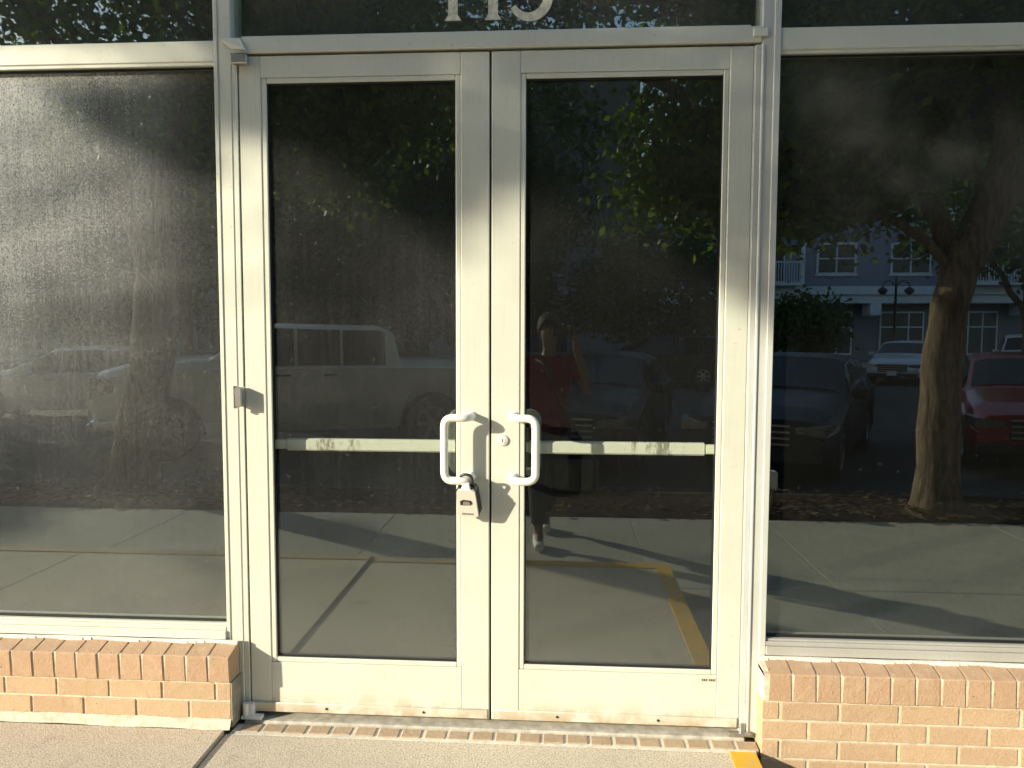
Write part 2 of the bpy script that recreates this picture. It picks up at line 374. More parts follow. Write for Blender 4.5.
# panes keep world-aligned object coordinates (their origin is at the world origin's x and z)
def window(sgn, gm, label):
    xa, xb = (-6.0, -1.0) if sgn < 0 else (1.0, 6.0)
    root = empty('display_window', (0, 0, 0), 0, label, 'shop window', 'windows either side of the doors')
    mull = [-3.55] if sgn < 0 else [3.55]
    f = MB()                                   # sill section, stepped
    f.bbox(xa, xb, -.020, .09, .290, .322); f.bbox(xa, xb, -.012, .09, .3225, .338); f.bbox(xa, xb, -.004, .012, .3385, .346, .001)
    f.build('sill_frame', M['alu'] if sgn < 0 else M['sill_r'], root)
    f = MB(); f.bbox(xa, xb, -.006, .09, 2.420, 2.494, .003); f.bbox(xa, xb, -.002, .012, 2.408, 2.4195, .001); f.build('crossbar', M['alu'], root)
    f = MB(); f.bbox(xa, xb, -.006, .09, 3.42, 3.50, .003); f.build('head_frame', M['alu'], root)
    for m in mull+[sgn*5.97]:
        f = MB(); f.bbox(m-.032, m+.032, -.008, .09, .347, 2.407, .003); f.bbox(m-.032, m+.032, -.008, .09, 2.495, 3.419, .003); f.build('mullion', M['alu'], root)
    edges = sorted([sgn*1.0, mull[0], sgn*5.97])
    for a, c in zip(edges[:-1], edges[1:]):
        a2 = a if abs(abs(a)-1) < .01 else a+.03; c2 = c if abs(abs(c)-1) < .01 else c-.03
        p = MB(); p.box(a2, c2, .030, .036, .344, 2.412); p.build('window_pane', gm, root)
        p = MB(); p.box(a2, c2, .030, .036, 2.49, 3.424); p.build('transom_pane', M['gl_tr'], root)
        g = MB()
        for z0, z1 in ((.3465, .352), (2.402, 2.4075)): g.box(a2, c2, .020, .0295, z0, z1)
        for xx in (a2+.001, c2-.006): g.box(xx, xx+.005, .020, .0295, .3525, 2.4015)
        g.build('gasket', M['gasket'], root)
    return root
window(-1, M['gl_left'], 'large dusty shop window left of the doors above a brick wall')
window(1, M['gl_right'], 'large clean shop window right of the doors reflecting a tree trunk')

# ------------------------------------------------------------------ door frame and number
root = empty('door_frame', (0, 0, 0), 0, 'cream aluminium frame around the double doors with numbered glass above', 'door frame')
for s in (-1, 1):
    f = MB(); xs = sorted((s*.937, s*1.0)); f.bbox(xs[0], xs[1], -.006, .10, -.028, 3.50, .003)
    if s > 0: f.bbox(.977, .9995, -.013, -.0065, .0, 3.4, .002); f.bbox(.9385, .946, -.012, -.0065, .0, 2.44, .001)
    else: f.bbox(-.9995, -.985, -.010, -.0065, .0, 3.4, .0015)
    f.bbox(min(s*.917, s*.9365), max(s*.917, s*.9365), -.0035, .10, -.02, 2.44, .0015)
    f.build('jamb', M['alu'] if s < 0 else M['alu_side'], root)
f = MB(); f.bbox(-.9365, .9365, -.010, .10, 2.447, 2.500, .003); f.bbox(-.9, .9, .0, .02, 2.5005, 2.508, .001)
f.add([(-.975, -.016, 2.497), (-.90, -.016, 2.497), (-.875, -.022, 2.452), (-.935, -.012, 2.462), (-.975, -.0065, 2.497), (-.90, -.0105, 2.497), (-.875, -.0105, 2.452), (-.935, -.0105, 2.462)],
      [(0, 1, 2, 3), (7, 6, 5, 4), (0, 4, 5, 1), (1, 5, 6, 2), (2, 6, 7, 3), (3, 7, 4, 0)])
f.bbox(.905, .955, -.017, -.0105, 2.464, 2.492, .002)
f.build('header', M['alu'], root)
f = MB(); f.bbox(-.9365, .9365, -.006, .10, 3.42, 3.50, .003); f.build('head_frame', M['alu'], root)
MB().box(-.937, .937, .030, .036, 2.50, 3.424).build('transom_pane', M['gl_tr'], root)
f = MB(); f.box(-.915, .915, .045, .10, 2.442, 2.4465); f.box(-.916, .916, .07, .1, -.02, .002); f.build('door_stop', M['gasket'], root)
f = MB(); f.bbox(-.93, .93, -.036, .09, -.044, -.014, .005); f.build('threshold', M['thresh'], root)
# house number on the glass above
M['number'] = simple('cream number with grey grain', (.72, .68, .52), .6, 0, .3, 60, .1)
def one(cx, zb, h):
    w = .017; return [(cx-.030, zb), (cx+.030, zb), (cx+.022, zb+.012), (cx+w, zb+.020), (cx+w, zb+h), (cx-.010, zb+h), (cx-.042, zb+h-.035), (cx-.040, zb+h-.045), (cx-w, zb+h-.036), (cx-w, zb+.020), (cx-.022, zb+.012)]
ZB, HN = 2.556, .25
for cx in (-.137, .006):
    MB().prism(one(cx, ZB, HN), .0265, .0297).build('number', M['number'], root)
def ribbon(pts, ws):
    L, Rr = [], []
    for i, p in enumerate(pts):
        a = Vector(pts[max(i-1, 0)]); c = Vector(pts[min(i+1, len(pts)-1)]); t = (c-a).normalized(); n = Vector((-t.y, t.x)); p = Vector(p)
        L.append(tuple(p+n*ws[i]/2)); Rr.append(tuple(p-n*ws[i]/2))
    return L, Rr
cx, cz, rx, rz = .135, ZB+.085, .068, .078
pts = [(cx+rx*math.cos(R(a)), cz+rz*math.sin(R(a))) for a in range(-148, 118, 9)]
ws = [.014+.020*min(1, max(0, math.sin((i+3)/len(pts)*math.pi))) for i in range(len(pts))]
L, Rr = ribbon(pts, ws); n = len(pts)
five = MB(); y0, y1 = .0265, .0297
vs = [(x, y0, z) for x, z in L]+[(x, y0, z) for x, z in Rr]+[(x, y1, z) for x, z in L]+[(x, y1, z) for x, z in Rr]
five.add(vs, [(i, i+1, n+i+1, n+i) for i in range(n-1)]+[(2*n+i, 3*n+i, 3*n+i+1, 2*n+i+1) for i in range(n-1)]+[(i, 2*n+i, 2*n+i+1, i+1) for i in range(n-1)]+[(n+i, n+i+1, 3*n+i+1, 3*n+i) for i in range(n-1)])
five.box(cx-.052, cx-.034, y0, y1, cz+.03, ZB+HN-.0285); five.box(cx-.052, cx+.055, y0, y1, ZB+HN-.028, ZB+HN)
five.build('number', M['number'], root)

# ------------------------------------------------------------------ the doors
def fillet(pts, r, n=6):
    out = [Vector(pts[0])]
    for a, p, c in zip(pts[:-2], pts[1:-1], pts[2:]):
        a, p, c = Vector(a), Vector(p), Vector(c); u = (a-p).normalized(); w = (c-p).normalized(); rr = min(r, (a-p).length*.48, (c-p).length*.48)
        for k in range(n+1):
            t = k/n; out.append((p+u*rr)*(1-t)**2 + p*2*t*(1-t) + (p+w*rr)*t*t)
    out.append(Vector(pts[-1])); return out
def door(s, gm, label):
    """s=-1 left leaf, +1 right leaf; x is measured outward from the meeting edge"""
    root = empty('glass_door', (s*.914, .02, 0), 0, label, 'door', 'pair of glazed entrance doors')
    T = (s*.914, .02, 0)
    def B(name, m, fn):
        b = MB(); fn(b); b.v = [(s*x, y, z) for x, y, z in b.v]; rel(b, T); return b.build(name, m, root)
    bd = .018
    B('stile', M['alu_door'], lambda b: b.bbox(.004, .107, 0, .045, .004, 2.438, .003))
    B('stile', M['alu_door'], lambda b: b.bbox(.832, .913, 0, .045, .004, 2.438, .003))
    B('top_rail', M['alu_door'], lambda b: b.bbox(.1075, .8315, .0008, .044, 2.362, 2.438, .0015))
    B('bottom_rail', M['alu_low'], lambda b: b.bbox(.1075, .8315, .0008, .044, .004, .200, .0015))
    def sweep(b):
        b.bbox(.010, .905, -.009, -.0005, .010, .046, .002)
        for x in (.25, .62): b.lathe([(.005, 0), (.004, .003)], 10, Matrix.Translation((x, -.0092, .028)) @ Matrix.Rotation(R(90), 4, 'X'), 1)
    b = MB(); sweep(b); b.v = [(s*x, y, z) for x, y, z in b.v]; rel(b, T); b.build('door_sweep', [M['alu_low'], M['gasket']], root)
    def beads(b):
        b.bbox(.1075, .1255, .003, .012, .2005, 2.3615, .003); b.bbox(.812, .8315, .003, .012, .2005, 2.3615, .003)
        b.bbox(.126, .8115, .003, .012, 2.343, 2.3615, .003); b.bbox(.126, .8115, .003, .012, .2005, .219, .003)
    B('glazing_bead', M['alu'], beads)
    def gask(b):
        b.box(.1258, .1295, .008, .0165, .2195, 2.3425); b.box(.808, .8118, .008, .0165, .2195, 2.3425)
        b.box(.13, .8078, .008, .0165, 2.337, 2.3425); b.box(.13, .8078, .008, .0165, .2195, .2235)
    B('gasket', M['gasket'], gask)
    # glass keeps the world origin so that its dust never repeats
    g = MB(); g.box(*sorted((s*.126, s*.8115)), .017, .023, .2195, 2.3425); g = g.build('door_pane', gm, root); g.matrix_parent_inverse = Matrix.Translation((-T[0], -T[1], 0))
    # pull handle
    rx_, bx_, st, zt, zb = (.069 if s < 0 else .085), (.157 if s < 0 else .168), -.082, 1.147, .922
    def pull(b):
        pts = [(rx_, .0, zt), (rx_, st, zt), (bx_, st, zt), (bx_, st, zb), (rx_, st, zb), (rx_, .0, zb)]
        b.tube(fillet(pts, .033, 7), .0142, 16)
        for z in (zt, zb): b.lathe([(.0175, 0), (.0175, .003), (.0145, .006)], 20, Matrix.Translation((rx_, -.0002, z)) @ Matrix.Rotation(R(90), 4, 'X'))
    B('pull_handle', M['white'], pull)
    # push bar inside
    def bar(b):
        b.bbox(.135, .79, .075, .105, .997, 1.044, .006); b.bbox(.02, .105, .0455, .098, .975, 1.062, .006); b.bbox(.845, .905, .0455, .098, .98, 1.058, .006)
        b.bbox(.1055, .1345, .078, .1, 1.003, 1.038, .003); b.bbox(.7905, .8445, .078, .1, 1.003, 1.038, .003)
    B('push_bar', M['bar'], bar)
    if s > 0:
        b = MB(); MM = Matrix.Translation((.045, -.0003, 1.058)) @ Matrix.Rotation(R(90), 4, 'X')
        b.lathe([(.0205, 0), (.0205, .003), (.018, .007), (.0135, .008), (.013, .006), (.0115, .006), (.0115, .0095), (.006, .010), (.0, .010)], 26, MM)
        b.box(.0435, .0465, -.0112, -.0105, 1.053, 1.063, 1); rel(b, T); b.build('lock_cylinder', [M['white'], M['black']], root)
        b = MB(); b.box(.775, .826, -.0004, .0005, .176, .190, 0)
        for i, (u, v) in enumerate(((.777, .782), (.784, .7895), (.7915, .797), (.803, .808), (.810, .815), (.817, .8235))): b.box(u, v, -.0012, -.0006, .179, .187, 1)
        rel(b, T); b.build('label_plate', [M['alu'], simple('faded print', (.12, .1, .05), .7)], root)
    # pivots
    if s < 0:
        def inter(b): b.bbox(.908, .934, -.048, -.0065, 1.175, 1.247, .003); b.tube([(.936, -.040, 1.170), (.936, -.040, 1.252)], .009, 12)
        B('offset_pivot', M['metal'], inter)
        def bot(b): b.bbox(.895, .925, -.030, -.001, -.009, .045, .003); b.tube([(.925, -.028, -.009), (.925, -.028, .05)], .011, 12); b.bbox(.86, .94, -.04, -.012, -.0095, .004, .002)
        B('bottom_pivot', M['white'], bot)
        def top(b): b.bbox(.87, .93, -.030, -.001, 2.405, 2.436, .003)
        B('top_pivot', M['metal'], top)
    else:
        def bot(b): b.bbox(.915, .935, -.016, -.007, -.009, .03, .003); b.bbox(.87, .95, -.036, -.012, -.0095, .002, .002)
        B('bottom_pivot', M['metal'], bot)
        def edge(b): b.bbox(.9135, .9345, -.002, .003, .01, 2.436, .001)
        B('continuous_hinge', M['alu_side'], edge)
    return root
door(-1, M['gl_ld'], 'left glass door of the pair, the lock box hanging from its handle')
door(1, M['gl_rd'], 'right glass door of the pair, with a round lock cylinder')

# lock box hanging on the left pull
lb = empty('key_lock_box', (-.078, -.082, .930), R(-8), 'silver and black key lock box hanging from the left door handle', 'lock box')
lb.rotation_euler.x = R(21)
sh = MB(); sh.tube(fillet([(-.021, 0, -.045), (-.021, 0, .017), (.021, 0, .017), (.021, 0, -.045)], .02, 7), .0052, 12); sh.build('shackle', simple('black shackle', (.03, .03, .03), .3), lb)
hb = MB()
def rr(w0, w1, z0, z1, r=.01, n=4):
    out = []
    for (cx, cz, a0, sg) in ((w0, z0, 180, (1, 1)), (-w0, z0, 270, (-1, 1)), (-w1, z1, 0, (-1, -1)), (w1, z1, 90, (1, -1))):
        for k in range(n+1):
            a = R(a0+90*k/n); out.append((cx+sg[0]*r+r*math.cos(a), cz+sg[1]*r+r*math.sin(a)))
    return out
hb.prism(rr(-.041, -.037, -.147, -.028, .014), -.016, .018); hb.build('body', M['black'], lb)
fp = MB(); fp.prism(rr(-.0385, -.034, -.144, -.032, .012), -.028, -.0165); fp.build('front_cover', simple('silver cover', (.74, .73, .66), .32, .35, .06, 15, .03), lb)
fp = MB(); fp.prism(rr(-.017, -.017, -.058, -.024, .006), -.0245, -.010); fp.prism(rr(-.013, -.013, -.048, -.012, .004), -.020, -.006); fp.build('shackle_guard', M['white'], lb)
dl = MB(); dl.prism([(-.024+.0, -.093), (-.024, -.078), (-.012, -.071), (.016, -.074), (.022, -.083), (.014, -.092), (-.012, -.094)], -.0295, -.0282); dl.build('dial_window', M['black'], lb)
dl = MB(); dl.prism([(-.013, -.090), (-.011, -.077), (.010, -.077), (.015, -.084), (.010, -.0895)], -.0325, -.0296); dl.build('dial', M['metal'], lb)
tx = MB()
for i in range(7): tx.box(-.021+i*.0062, -.0168+i*.0062, -.0288, -.0282, -.134, -.1275)
tx.build('lettering', simple('grey print', (.16, .15, .12), .6), lb)

# brick-on-edge strip in front of the doors
root = empty('brick_threshold', (0, -.07, -.045), 0, 'row of small brown pavers set in pale mortar before the doors', 'paver strip')
b = MB(); b.box(-.953, .953, -.111, -.0365, -.05, -.0265); rel(b, root.location); b.build('mortar', M['whitemortar'], root)
b = MB(); x = -.925
while x < .9:
    w = .074+random.uniform(-.003, .003); b.bbox(x, x+w, -.094+random.uniform(-.003, .003), -.038, -.049, -.0225+random.uniform(-.0015, .001), .003); x += .0865
rel(b, root.location); b.build('paver_row', M['paver'], root)

# ------------------------------------------------------------------ our building: wall above and room inside
root = empty('shop_building', (0, 3, 0), 0, 'tan brick shop building that holds the doors and windows', 'building')
def bbx(name, m, *a):
    b = MB(); b.box(*a); rel(b, root.location); return b.build(name, m, root)
def brickwall_tex():
    t = NT('brick wall texture'); tc = t.n('ShaderNodeTexCoord'); mp = t.n('ShaderNodeMapping'); mp.inputs['Rotation'].default_value = (R(90), 0, 0); t.l(tc.outputs['Object'], mp.inputs[0])
    bt = t.n('ShaderNodeTexBrick'); t.l(mp.outputs[0], bt.inputs[0]); bt.inputs['Scale'].default_value = 1; bt.inputs['Brick Width'].default_value = .2032; bt.inputs['Row Height'].default_value = .0677; bt.inputs['Mortar Size'].default_value = .005
    bt.inputs['Color1'].default_value = (.55, .34, .18, 1); bt.inputs['Color2'].default_value = (.48, .30, .16, 1); bt.inputs['Mortar'].default_value = (.45, .4, .32, 1)
    t.bsdf(bt.outputs[0], .85, 0, t.bump(bt.outputs[1], -.4, .004)); return t.m
bw = brickwall_tex()
bbx('upper_wall', bw, -30, 30, -.06, .2, 3.502, 5.2)
bbx('side_wall', bw, -30, -6.0, -.06, .2, UP, 3.50); bbx('side_wall', bw, 6.0, 30, -.06, .2, LOW, 3.50)
bbx('parapet', M['kerb'], -30, 30, -.10, .25, 5.2, 5.32)
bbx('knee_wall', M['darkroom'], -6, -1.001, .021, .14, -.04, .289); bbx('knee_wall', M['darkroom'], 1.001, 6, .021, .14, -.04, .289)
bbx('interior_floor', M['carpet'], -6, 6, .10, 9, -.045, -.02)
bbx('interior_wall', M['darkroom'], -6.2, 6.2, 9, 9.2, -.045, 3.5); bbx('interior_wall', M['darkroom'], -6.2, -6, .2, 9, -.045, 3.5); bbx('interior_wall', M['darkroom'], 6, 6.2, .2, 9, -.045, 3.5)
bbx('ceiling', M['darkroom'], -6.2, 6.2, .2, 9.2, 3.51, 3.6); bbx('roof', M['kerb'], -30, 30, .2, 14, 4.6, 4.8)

# ------------------------------------------------------------------ trees
SH = (109/76, 45/76)
def vnoise(X, Z, s=1.):
    return .5+.5*np.sin(X*5.1*s+1.3*np.sin(Z*4.3*s+.7))*np.sin(Z*6.3*s+1.1*np.sin(X*3.7*s))
def keep_mask(P, u):
    """crown leaves culled to shape where the low sun reaches the shop front"""
    t = -P[:, 1]; X = P[:, 0]+t*SH[0]; Z = P[:, 2]-t*SH[1]
    Zb = np.interp(X, [-3, -1.9, -1.62, -1.35, -1.05, -.92, -.7, -.15, 0, .15, .5, .85, 1.0, 1.9, 3], [2.35, 2.33, 2.24, 2.06, 1.93, 2.05, 2.0, 1.60, 1.72, 1.85, 1.7, 1.5, 1.35, 1.45, 1.4])  # chosen edge of the tree shade on the facade; crowns are thinned to suit
    wd = np.where(X < -1, .14, .28); s = np.clip((Z-Zb)/wd, 0, 1); s = s*s*(3-2*s)
    p = s*(.34+.72*vnoise(X, Z)**1.2)
    p = np.where((X < -1.0) & (Z < 2.38), s, p)
    p = np.where((X < -1.0) & (Z > 2.38) & (Z < 2.5), p*.15, p)
    p = np.where((X > 1.0) & (np.abs(Z-2.16+.12*(X-1)) < .15), p*.25, p)
    p = np.maximum(p, np.clip((Z-3.0)/.6, 0, 1)); p = np.maximum(p, np.clip((X-2.3)/.9, 0, 1)); p = np.maximum(p, np.clip((-2.9-X)/1., 0, 1)*np.clip((Z-1.2)/.5, 0, 1))
    p = np.where(Z < -.9, 1, p)
    # ground in front of the shop, and the lit foot of the forked trunk
    q = (P[:, 2]+.15)/(45/76); gx = P[:, 0]+q*SH[0]; gy = P[:, 1]+q
    nz = vnoise(gx*.5, gy*.5)
    p = np.where((gx > -4.4) & (gx < 4.6) & (gy > -4.3) & (gy < .2) & (P[:, 2] > .5), np.minimum(p, np.clip((nz-.80)*3, 0, .6)), p)
    t2 = -4.5-P[:, 1]; TX = P[:, 0]+t2*SH[0]; TZ = P[:, 2]-t2*SH[1]
    p = np.where((t2 > .15) & (TX > 3.0) & (TX < 4.3) & (TZ > -.5) & (TZ < 1.15), 0, p)
    return u < p
def leaves(clumps, per, spread, size, cull=True, squash=.7):
    C = np.repeat(np.array(clumps), per, 0); n = len(C)
    P = C+rng.normal(0, 1, (n, 3))*spread*np.array([1, 1, squash])
    if cull:
        per_clump = np.repeat(rng.uniform(0, 1, len(clumps)), per); k = keep_mask(P, .75*per_clump+.25*rng.uniform(0, 1, n)); P = P[k]; n = len(P)
    d = rng.normal(0, 1, (n, 3)); d[:, 2] -= .4; d /= np.linalg.norm(d, axis=1)[:, None]
    e = np.cross(d, rng.normal(0, 1, (n, 3))); e /= np.linalg.norm(e, axis=1)[:, None]
    nn = np.cross(d, e); L = size*rng.uniform(.65, 1.3, n)[:, None]
    return np.stack([P-d*L*.5, P+e*L*.3+nn*L*.07, P+d*L*.5, P-e*L*.3+nn*L*.07], 1).reshape(-1, 3)
def blob_clumps(blobs):
    out = []
    for cx, cy, cz, rx, ry, rz, n in blobs:
        for _ in range(n):
            d = Vector((random.gauss(0, 1), random.gauss(0, 1), random.gauss(0, 1))).normalized()*random.uniform(.35, 1)**.5
            out.append((cx+d.x*rx, cy+d.y*ry, cz+d.z*rz))
    return out
def limb(b, a, c, r0, r1, bend=.12, n=7, seg=10):
    a, c = Vector(a), Vector(c); L = (c-a).length; k = Vector((random.uniform(-1, 1), random.uniform(-1, 1), random.uniform(.2, 1)))*L*bend
    pts = [a.lerp(c, t)+k*math.sin(math.pi*t)+Vector((random.uniform(-1, 1),)*3)*L*.008 for t in [i/n for i in range(n+1)]]
    b.tube(pts, [r0+(r1-r0)*(i/n)**.8 for i in range(n+1)], seg); return pts
def tree(name, loc, base_r, forks, blobs, per, spread, size, label, lm, trunk_path, cull=True, group='street trees in the mulch strip', twigs=.35):
    root = empty(name, loc, 0, label, 'tree', group); T = Vector(loc)
    b = MB()
    pts = [Vector(p) for p in trunk_path]; n = 14; path = []
    for i in range(n+1):
        t = i/n*(len(pts)-1); k = min(int(t), len(pts)-2); path.append(pts[k].lerp(pts[k+1], t-k))
    rad = [base_r*(1+.55*math.exp(-(p.z-path[0].z)/.14))*(1-.20*(p.z-path[0].z)/max(.1, path[-1].z-path[0].z)) for p in path]
    b.tube(path, rad, 20)
    # bumpy flare
    b.v = [(x+.012*math.sin(z*9+x*30), y+.012*math.sin(z*7+y*25), z) for x, y, z in b.v]
    ends = []
    top = path[-1]
    for (f0, f1, r0, r1) in forks:
        pp = limb(b, f0, f1, r0, r1); ends += pp[2:]
    cl = blob_clumps(blobs)
    for c in cl:
        if random.random() < twigs:
            c = Vector(c); s = min(ends, key=lambda q: (q-c).length)
            if (s-c).length < 3.2: limb(b, s, c, .022, .006, .1, 4, 5)
    b.v = [tuple(Vector(v)-T) for v in b.v]; b.build('trunk', M['bark'], root, sharp=70)
    V = leaves(cl, per, spread, size, cull)-np.array(loc); quads('crown', V, lm, root)
    return root
G = -.17
# the tree seen in the right window
tree('street_tree', (3.70, -4.35, G), .185,
     [((3.76, -4.35, 1.75), (3.42, -4.3, 2.32), .050, .040), ((3.42, -4.3, 2.32), (2.85, -4.25, 2.52), .045, .03), ((2.85, -4.25, 2.52), (1.3, -4.2, 3.5), .03, .01), ((3.85, -4.36, 2.1), (4.25, -4.6, 3.6), .15, .09), ((4.25, -4.6, 3.6), (3.6, -5.0, 5.6), .08, .03),
      ((3.90, -4.36, 2.05), (4.75, -4.4, 3.2), .13, .08), ((4.75, -4.4, 3.2), (6.4, -4.4, 4.6), .08, .02), ((4.1, -4.6, 2.8), (4.6, -6.4, 4.6), .06, .02), ((4.1, -4.6, 2.9), (2.6, -5.9, 4.7), .05, .015), ((3.82, -4.38, 2.1), (3.5, -4.6, 3.6), .11, .05)],
     [(2.0, -4.9, 3.25, 1.05, 1.0, .7, 64), (3.4, -5.2, 4.3, 1.8, 1.6, 1.2, 90), (5.3, -4.8, 4.4, 1.7, 1.5, 1.2, 84), (4.2, -5.0, 6.0, 2.3, 2.0, 1.4, 75), (2.9, -4.6, 2.95, .8, .7, .35, 22), (5.9, -4.6, 3.3, .8, .8, .35, 12), (1.3, -4.5, 2.75, .38, .4, .22, 9), (2.55, -4.7, 2.95, 1.0, .8, .5, 48), (3.4, -4.9, 3.75, 1.0, .8, .5, 44), (-.9, -6.0, 5.4, 1.3, 1.2, 1.0, 50), (.9, -6.2, 5.6, 1.6, 1.0, .65, 50), (2.6, -6.4, 5.4, 1.6, 1.3, 1.1, 50)],
     125, .26, .098, 'street tree with a thick forked trunk seen in the right window', M['leaf'], [(3.70, -4.35, G-.1), (3.70, -4.35, .3), (3.69, -4.35, .9), (3.73, -4.35, 1.6), (3.86, -4.36, 2.25)])
# the tree seen in the left window
tree('street_tree', (-4.28, -5.0, G), .24,
     [((-3.98, -5.0, 2.1), (-3.65, -4.9, 3.6), .12, .06), ((-4.0, -5.0, 1.9), (-4.6, -5.1, 3.9), .12, .06), ((-4.6, -5.1, 3.9), (-6.2, -5.2, 5.6), .06, .02), ((-3.65, -4.9, 3.6), (-2.4, -4.8, 5.2), .06, .02), ((-4.0, -5.0, 2.4), (-4.1, -6.8, 4.8), .08, .02)],
     [(-3.6, -5.2, 4.4, 1.9, 1.5, 1.0, 85), (-4.8, -5.2, 5.2, 2.6, 2.0, 1.2, 95), (-2.0, -5.0, 4.2, 1.3, 1.2, .9, 60), (-6.6, -5.2, 5.4, 1.9, 1.7, 1.1, 80), (-4.6, -5.2, 6.8, 2.6, 2.2, 1.1, 60), (-5.2, -6.2, 3.5, .8, .8, .5, 16), (-2.6, -4.8, 3.2, .9, .8, .4, 20)],
     120, .27, .10, 'street tree with a leaning trunk seen in the dusty left window', M['leaf'], [(-4.34, -5.0, G-.1), (-4.22, -5.0, .4), (-4.05, -5.0, 1.2), (-3.98, -5.0, 2.3)])
tree('street_tree', (-12.2, -5.1, G), .2,
     [((-12.2, -5.1, 1.9), (-10.9, -5.0, 4.2), .11, .04), ((-12.2, -5.1, 1.9), (-13.4, -5.2, 4.2), .11, .04), ((-12.2, -5.1, 2.2), (-12.1, -6.2, 5.2), .1, .03)],
     [(-12.2, -5.2, 4.6, 3.2, 2.2, 1.5, 150), (-10.4, -5.1, 5.4, 2.0, 1.8, 1.2, 90), (-12.4, -5.2, 6.6, 2.7, 2.2, 1.2, 60), (-8.8, -5.2, 6.0, 1.6, 1.6, .9, 50)],
     75, .3, .13, 'broad street tree farthest left along the mulch strip', M['leaf'], [(-12.2, -5.1, G-.1), (-12.2, -5.1, 1), (-12.2, -5.1, 2.3)])
tree('street_tree', (11.9, -4.8, G), .19,
     [((11.9, -4.8, 1.9), (10.8, -4.8, 4.2), .11, .04), ((11.9, -4.8, 1.9), (13.1, -4.9, 4.2), .11, .04), ((11.9, -4.8, 2.2), (12, -6.2, 5.2), .1, .03)],
     [(11.9, -5.0, 4.6, 3.0, 2.2, 1.6, 130), (11.9, -5.0, 6.4, 2.4, 2.0, 1.2, 50)],
     65, .3, .13, 'broad street tree farthest right along the mulch strip', M['leaf'], [(11.9, -4.8, G-.1), (11.9, -4.8, 1), (11.9, -4.8, 2.3)])
# parking lot trees, larger leaves because they stand farther off
lot = [(-2.0, -13.5, 1., 'lot tree behind the pickup truck, the one nearest the street'), (-9.5, -16.5, 1.05, 'lot tree behind the silver car'), (11.5, -16.5, 1., 'lot tree to the right behind the red car'),
       (-18, -14.5, 1.1, 'lot tree at the far left of the parking lot'), (20, -18, 1.1, 'lot tree at the far right of the parking lot'), (-5.2, -18.5, 1.05, 'lot tree standing deepest behind the pickup truck'), (-13.5, -19, 1.1, 'lot tree standing deepest behind the silver car')]
for i, (x, y, sc, lab) in enumerate(lot):
    tree('lot_tree', (x, y, -.3), .17*sc,
         [((x, y, 1.7), (x-1.3, y, 3.9), .1, .03), ((x, y, 1.7), (x+1.3, y+.2, 4.0), .1, .03), ((x, y, 2), (x, y-1, 5), .1, .03), ((x, y, 2), (x+.2, y+1.2, 4.4), .08, .02)],
         [(x, y, 4.3, 2.9*sc, 2.3, 1.6, 95), (x-.6, y, 6.3, 2.4*sc, 2.0, 1.5, 60), (x+1.0, y+.3, 5.2, 2.0, 1.8, 1.3, 40)]+([(x, y, 2.4, 2.2, 1.6, 1.1, 55)] if y < -18.2 else []),
         60, .36, .2, lab, M['leaf2'], [(x, y, -.4), (x+.03, y, .8), (x, y, 2.1)], True, 'trees in the parking lot', .2)
tree('lot_tree', (6.6, -17.5, -.3), .10, [((6.6, -17.5, .6), (6.1, -17.4, 1.9), .05, .02), ((6.6, -17.5, .6), (7.1, -17.6, 2.0), .05, .02)],
     [(6.5, -17.5, 1.55, .95, .9, .85, 46)], 60, .24, .16, 'small dark bushy tree low between the cars, left edge of the right window', M['leaf2'], [(6.6, -17.5, -.4), (6.6, -17.5, .7)], False, 'trees in the parking lot', .2)

for x, lab in ((3.5, 'low broad lot tree behind the dark car, in front of the far blocks'), (-2.6, 'low broad lot tree far behind the tail of the pickup'), (-9.2, 'low broad lot tree far behind the cab of the pickup'), (-16.5, 'low broad lot tree far behind the silver car')):
    tree('lot_tree', (x, -25.5, -.3), .14, [((x, -25.5, .9), (x-1.1, -25.5, 2.4), .07, .02), ((x, -25.5, .9), (x+1.2, -25.3, 2.5), .07, .02)],
         [(x, -25.5, 2.6, 3.2, 1.6, 1.7, 85), (x+.5, -25.4, 4.2, 2.6, 1.4, 1.2, 45)], 60, .34, .24, lab, M['leaf2'], [(x, -25.5, -.4), (x, -25.5, 1.0)], False, 'trees in the parking lot', .1)
# ------------------------------------------------------------------ cars
def carpaint(name, c, metal=.3, rough=.28, coat=.7):
    t = NT(name); v = t.coord(); n = t.noise(v, 6, 4)
    t.bsdf(t.ramp(n, [(.3, tuple(x*.9 for x in c)), (.7, c)]), t.ramp(n, [(.3, rough), (.7, rough+.12)]), metal, None, .5, Coat_Weight=coat, Coat_Roughness=.06); return t.m
M['cglass'] = simple('car glass', (.008, .009, .011), .06, 0, .0, 5, 0, spec=.38)
M['tyre'] = simple('tyre rubber', (.02, .02, .02), .8, 0, .2, 20, .3)
M['rim'] = simple('alloy rim', (.45, .45, .46), .3, .9)
M['lamp'] = simple('clear lamp lens', (.16, .17, .2), .1, .7, .5, 30, .6, spec=1.)
M['red'] = simple('red lamp lens', (.35, .01, .01), .15)
M['plate'] = simple('licence plate', (.6, .62, .62), .5)
M['trim'] = simple('dark car trim', (.025, .025, .027), .5)
